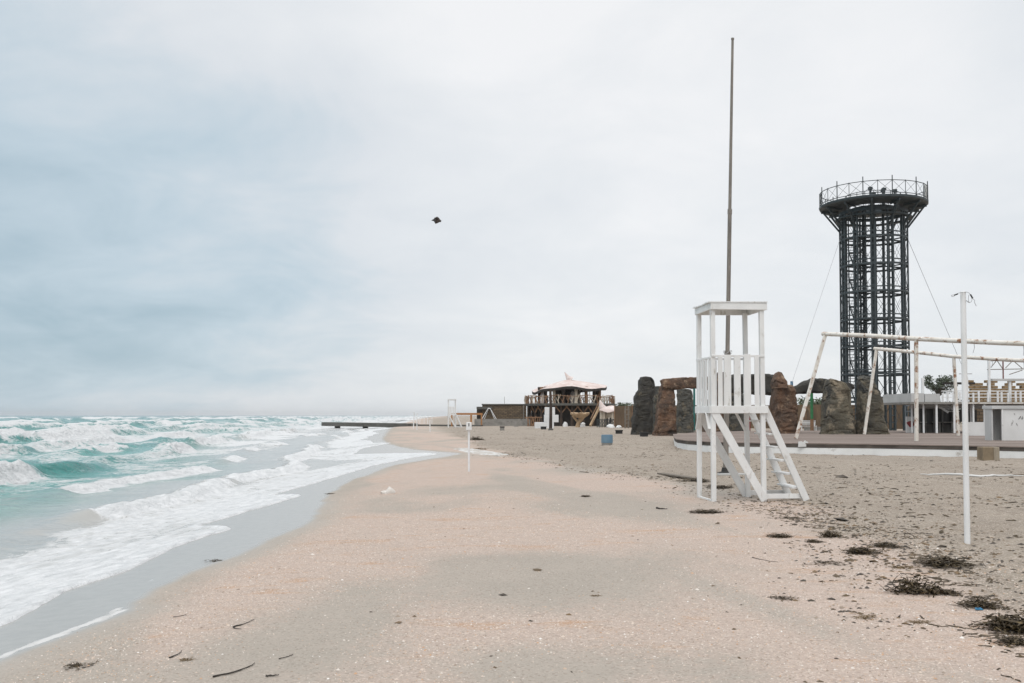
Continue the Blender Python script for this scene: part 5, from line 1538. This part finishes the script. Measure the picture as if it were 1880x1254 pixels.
m = MB(); m.lathe((0, 0, 0), [(.13, -.01), (.14, .03), (.09, .06), (.03, .08)], 12); m.v = [(x * 1.2 + g.x + .02 * math.sin(9 * y), y * .6 + g.y, z * (1 + .8 * (x > 0)) + g.z + .012 * math.sin(x * 40)) for x, y, z in m.v]
tag(m.build('shell_lump', SHELLW, smooth=True), 'pale shell lump lying alone on the open pink sand', 'shell')
g = ground_hit(877, 808); clump(877, 808, 2.2, 0, 'dark debris lump beyond the signpost', 1.2)
clump(884, 825, 2.0, 3, 'small green weed patch by the foam puddle', .9, True)
clump(1074, 912, .5, 1, 'single small dark scrap in the centre of the pink sand', .9)

# foam puddle left by a big wave
def puddle():
    pts = [(834, 825), (845, 822.5), (860, 823), (880, 826), (905, 829), (925, 833), (931, 835), (918, 837.5), (895, 836), (870, 834), (850, 829)]
    m = MB(); w = [ground_hit(*p) for p in pts]; n = len(w); c = sum(w, Vector()) / n
    rings = [(1.0, -.01), (.93, .02), (.6, .03), (.2, .03)]
    vs = []; fs = []
    fine = []
    for i in range(n):
        for k in range(6):
            p = w[i].lerp(w[(i + 1) % n], k / 6); q = p + (p - c) * random.uniform(-.22, .10); fine.append(q)
    n = len(fine)
    for f, h in rings:
        for p in fine:
            q = c.lerp(p, f); vs.append((q.x, q.y, bz(q.x, q.y) + h + random.uniform(-.006, .006)))
    for i in range(len(rings) - 1):
        for k in range(n): fs.append((i * n + k, i * n + (k + 1) % n, (i + 1) * n + (k + 1) % n, (i + 1) * n + k))
    fs.append(tuple((len(rings) - 1) * n + k for k in range(n)))
    m.add(vs, fs)
    tag(m.build('foam_puddle', mat('sea_foam', (.70, .70, .69), (.42, .40, .37), 1.6, .7, .02, 8, stretch=(1, .4, 1), spots=(.40, .36, .31), spot_scale=2.2, spot_cut=.52, spot_w=.05), smooth=True), 'patch of white foam left on the sand behind the signpost', 'foam', kind='stuff')
puddle()

# shell grit and dark scraps as real fragments
def fragments(name, n, xr, yr, size, cols, label, accept, seed, flat=.4):
    r = np.random.default_rng(seed)
    u = r.random(n); 
    y = yr[0] * (yr[1] / yr[0]) ** u; x = r.uniform(xr[0], xr[1], n) * (.35 + y / yr[1] * .65 if xr[1] > 6 else 1)
    keep = accept(x, y, r.random(n)); x = x[keep]; y = y[keep]; k = len(x)
    z = beach_z(x, y); s = size * np.exp(r.normal(0, .45, k)); th = r.uniform(0, 6.28, k)
    asp = r.uniform(.4, .9, k)
    base = np.array([[-1, -1], [1, -1], [1, 1], [-1, 1]]) * .5
    v = np.zeros((k, 5, 3))
    for i in range(4):
        bx = base[i, 0] * s * r.uniform(.7, 1.2, k); by = base[i, 1] * s * asp * r.uniform(.6, 1.2, k)
        v[:, i, 0] = x + bx * np.cos(th) - by * np.sin(th); v[:, i, 1] = y + bx * np.sin(th) + by * np.cos(th); v[:, i, 2] = z - .001 + r.uniform(-.1, .18, k) * s
    v[:, 4, 0] = x; v[:, 4, 1] = y; v[:, 4, 2] = z + s * flat
    o = np.arange(k)[:, None] * 5
    f = np.concatenate([o + np.array([[0, 1, 4]]), o + np.array([[1, 2, 4]]), o + np.array([[2, 3, 4]]), o + np.array([[3, 0, 4]])], 0).reshape(-1, 3)
    me = bpy.data.meshes.new(name)
    me.vertices.add(k * 5); me.vertices.foreach_set('co', v.reshape(-1).astype(np.float32))
    me.loops.add(f.size); me.loops.foreach_set('vertex_index', f.ravel().astype(np.int32))
    me.polygons.add(len(f)); me.polygons.foreach_set('loop_start', np.arange(0, f.size, 3, dtype=np.int32)); me.polygons.foreach_set('loop_total', np.full(len(f), 3, dtype=np.int32))
    me.update(calc_edges=True)
    at = me.attributes.new('tone', 'FLOAT', 'POINT'); at.data.foreach_set('value', np.repeat(r.random(k), 5).astype(np.float32))
    t = NT(name + '_tones'); rp = t.N.new('ShaderNodeValToRGB'); rp.color_ramp.interpolation = 'CONSTANT'
    e = rp.color_ramp.elements
    e[0].position = 0; e[0].color = (*cols[0][1], 1); e[1].position = cols[1][0]; e[1].color = (*cols[1][1], 1)
    for p_, c_ in cols[2:]:
        q = e.new(p_); q.color = (*c_, 1)
    t.L.new(t.attr('tone'), rp.inputs[0]); t.L.new(rp.outputs[0], t.b.inputs['Base Color']); t.b.inputs['Roughness'].default_value = .6
    me.materials.append(t.m)
    ob = bpy.data.objects.new(name, me); COL.objects.link(ob)
    tag(ob, label, 'debris', kind='stuff')
def acc_shell(x, y, q):
    wl = wetline(y)
    dens = sstep(.36, .66, fbm(x * .42 + 3, y * .20, 101, 5) + .1) * sstep(.1, .9, x - wl)
    blob = np.exp(-(((x + 1.55 - .10 * (y - 8)) / .75) ** 2 + ((y - 7.8) / 2.6) ** 2)) + np.exp(-(((x - .4) / .9) ** 2 + ((y - 6.6) / .7) ** 2)) + .9 * np.exp(-(((x + 2.6) / 1.6) ** 2 + ((y - 5.2) / 1.2) ** 2))
    dens = np.clip(dens - 1.1 * blob, 0, 1) * .85 + .05
    return (q < dens) & (x > wl + .05) & (np.abs(x) < y * .62 + .6)
fragments('shell_grit', 190000, (-4.5, 5.5), (4.6, 22), .0078, [(0, (.60, .50, .42)), (.35, (.50, .38, .29)), (.6, (.50, .31, .19)), (.68, (.66, .60, .54)), (.84, (.30, .235, .18)), (.97, (.78, .75, .71))],
          'fine pale and orange shell grit scattered over the near beach', acc_shell, 11)
def acc_scrap(x, y, q):
    d = np.abs(x - trampline(y) - .2)
    dens = .85 * np.exp(-(d / .9) ** 2) * sstep(.42, .66, fbm(x * .8, y * .5, 131, 3)) + .34 * tramp(x, y) * sstep(.42, .66, fbm(x * .5, y * .35, 137, 4)) + .002
    return (q < dens) & (x > wetline(y) + .3)
fragments('seaweed_scraps', 90000, (-3.5, 26), (5.5, 95), .034, [(0, (.05, .036, .022)), (.45, (.10, .065, .03)), (.75, (.16, .10, .045)), (.93, (.30, .24, .17))],
          'small dark dried seaweed scraps scattered along the wrack line', acc_scrap, 17, .25)

# flat dark wisps of weed over the trampled sand and along the wrack line
def wisps(name, n, label, accept, seed, yr, xr, L0, W0):
    r = random.Random(seed); rn = np.random.default_rng(seed)
    y = yr[0] * (yr[1] / yr[0]) ** rn.random(n); x = rn.uniform(xr[0], xr[1], n)
    k = accept(x, y, rn.random(n)); x = x[k]; y = y[k]; m = MB()
    n = len(x); SEG = 5; th = rn.uniform(0, 6.28, n); L = L0 * np.exp(rn.normal(0, .5, n)); px = x.copy(); py = y.copy(); rows = []
    for i in range(SEG):
        w = W0 * rn.uniform(.5, 1.3, n) * (1 if 0 < i < SEG - 1 else .4)
        nx, ny = -np.sin(th) * w, np.cos(th) * w
        z = beach_z(px, py)
        rows.append(np.stack([px - nx, py - ny, z + .003], 1)); rows.append(np.stack([px, py, z + .006 + w * rn.uniform(.2, .6, n)], 1)); rows.append(np.stack([px + nx, py + ny, z + .003], 1))
        th = th + rn.uniform(-.7, .7, n); px = px + np.cos(th) * L / SEG; py = py + np.sin(th) * L / SEG
    V = np.stack(rows, 1)
    for q in range(n):
        m.add(V[q].tolist(), [(3 * i + j, 3 * i + j + 1, 3 * i + j + 4, 3 * i + j + 3) for i in range(SEG - 1) for j in (0, 1)])
    tag(m.build(name, WEED), label, 'seaweed', kind='stuff')
def acc_far(x, y, q):
    return (q < tramp(x, y) * (.10 + .9 * sstep(.46, .66, fbm(x * .35, y * .22, 151, 4)))) & (x < y * .56 + 1) & ~((x > 8.5) & (y > 37))
wisps('seaweed_wisps', 8000, 'thin dark weed wisps strewn over the trampled sand', acc_far, 5, (13, 130), (-14, 26), .13, .028)
def acc_near(x, y, q):
    d = x - trampline(y) - .1
    return (q < np.exp(-(d / .8) ** 2) * sstep(.44, .66, fbm(x * 1.1, y * .8, 161, 3))) & (y < 20)
wisps('seaweed_wisps', 9000, 'loose seaweed strands of the wrack line in the right foreground', acc_near, 6, (6, 21), (2, 8), .10, .007)
# ------------------------------------------------------------------ sea air
def haze():
    m = bpy.data.materials.new('sea_haze'); m.use_nodes = True
    N = m.node_tree.nodes; L = m.node_tree.links; N.remove(N['Principled BSDF'])
    v = N.new('ShaderNodeVolumePrincipled'); v.inputs['Color'].default_value = (.99, .995, 1.0, 1); v.inputs['Density'].default_value = .00011
    v.inputs['Anisotropy'].default_value = .3
    L.new(v.outputs[0], N['Material Output'].inputs['Volume'])
    b = MB(); b.span((-7600, -620, -9.6), (7600, 7600, 25))
    o = b.build('haze', m)
    tag(o, 'pale sea haze softening the far beach', 'haze', kind='stuff')
haze()
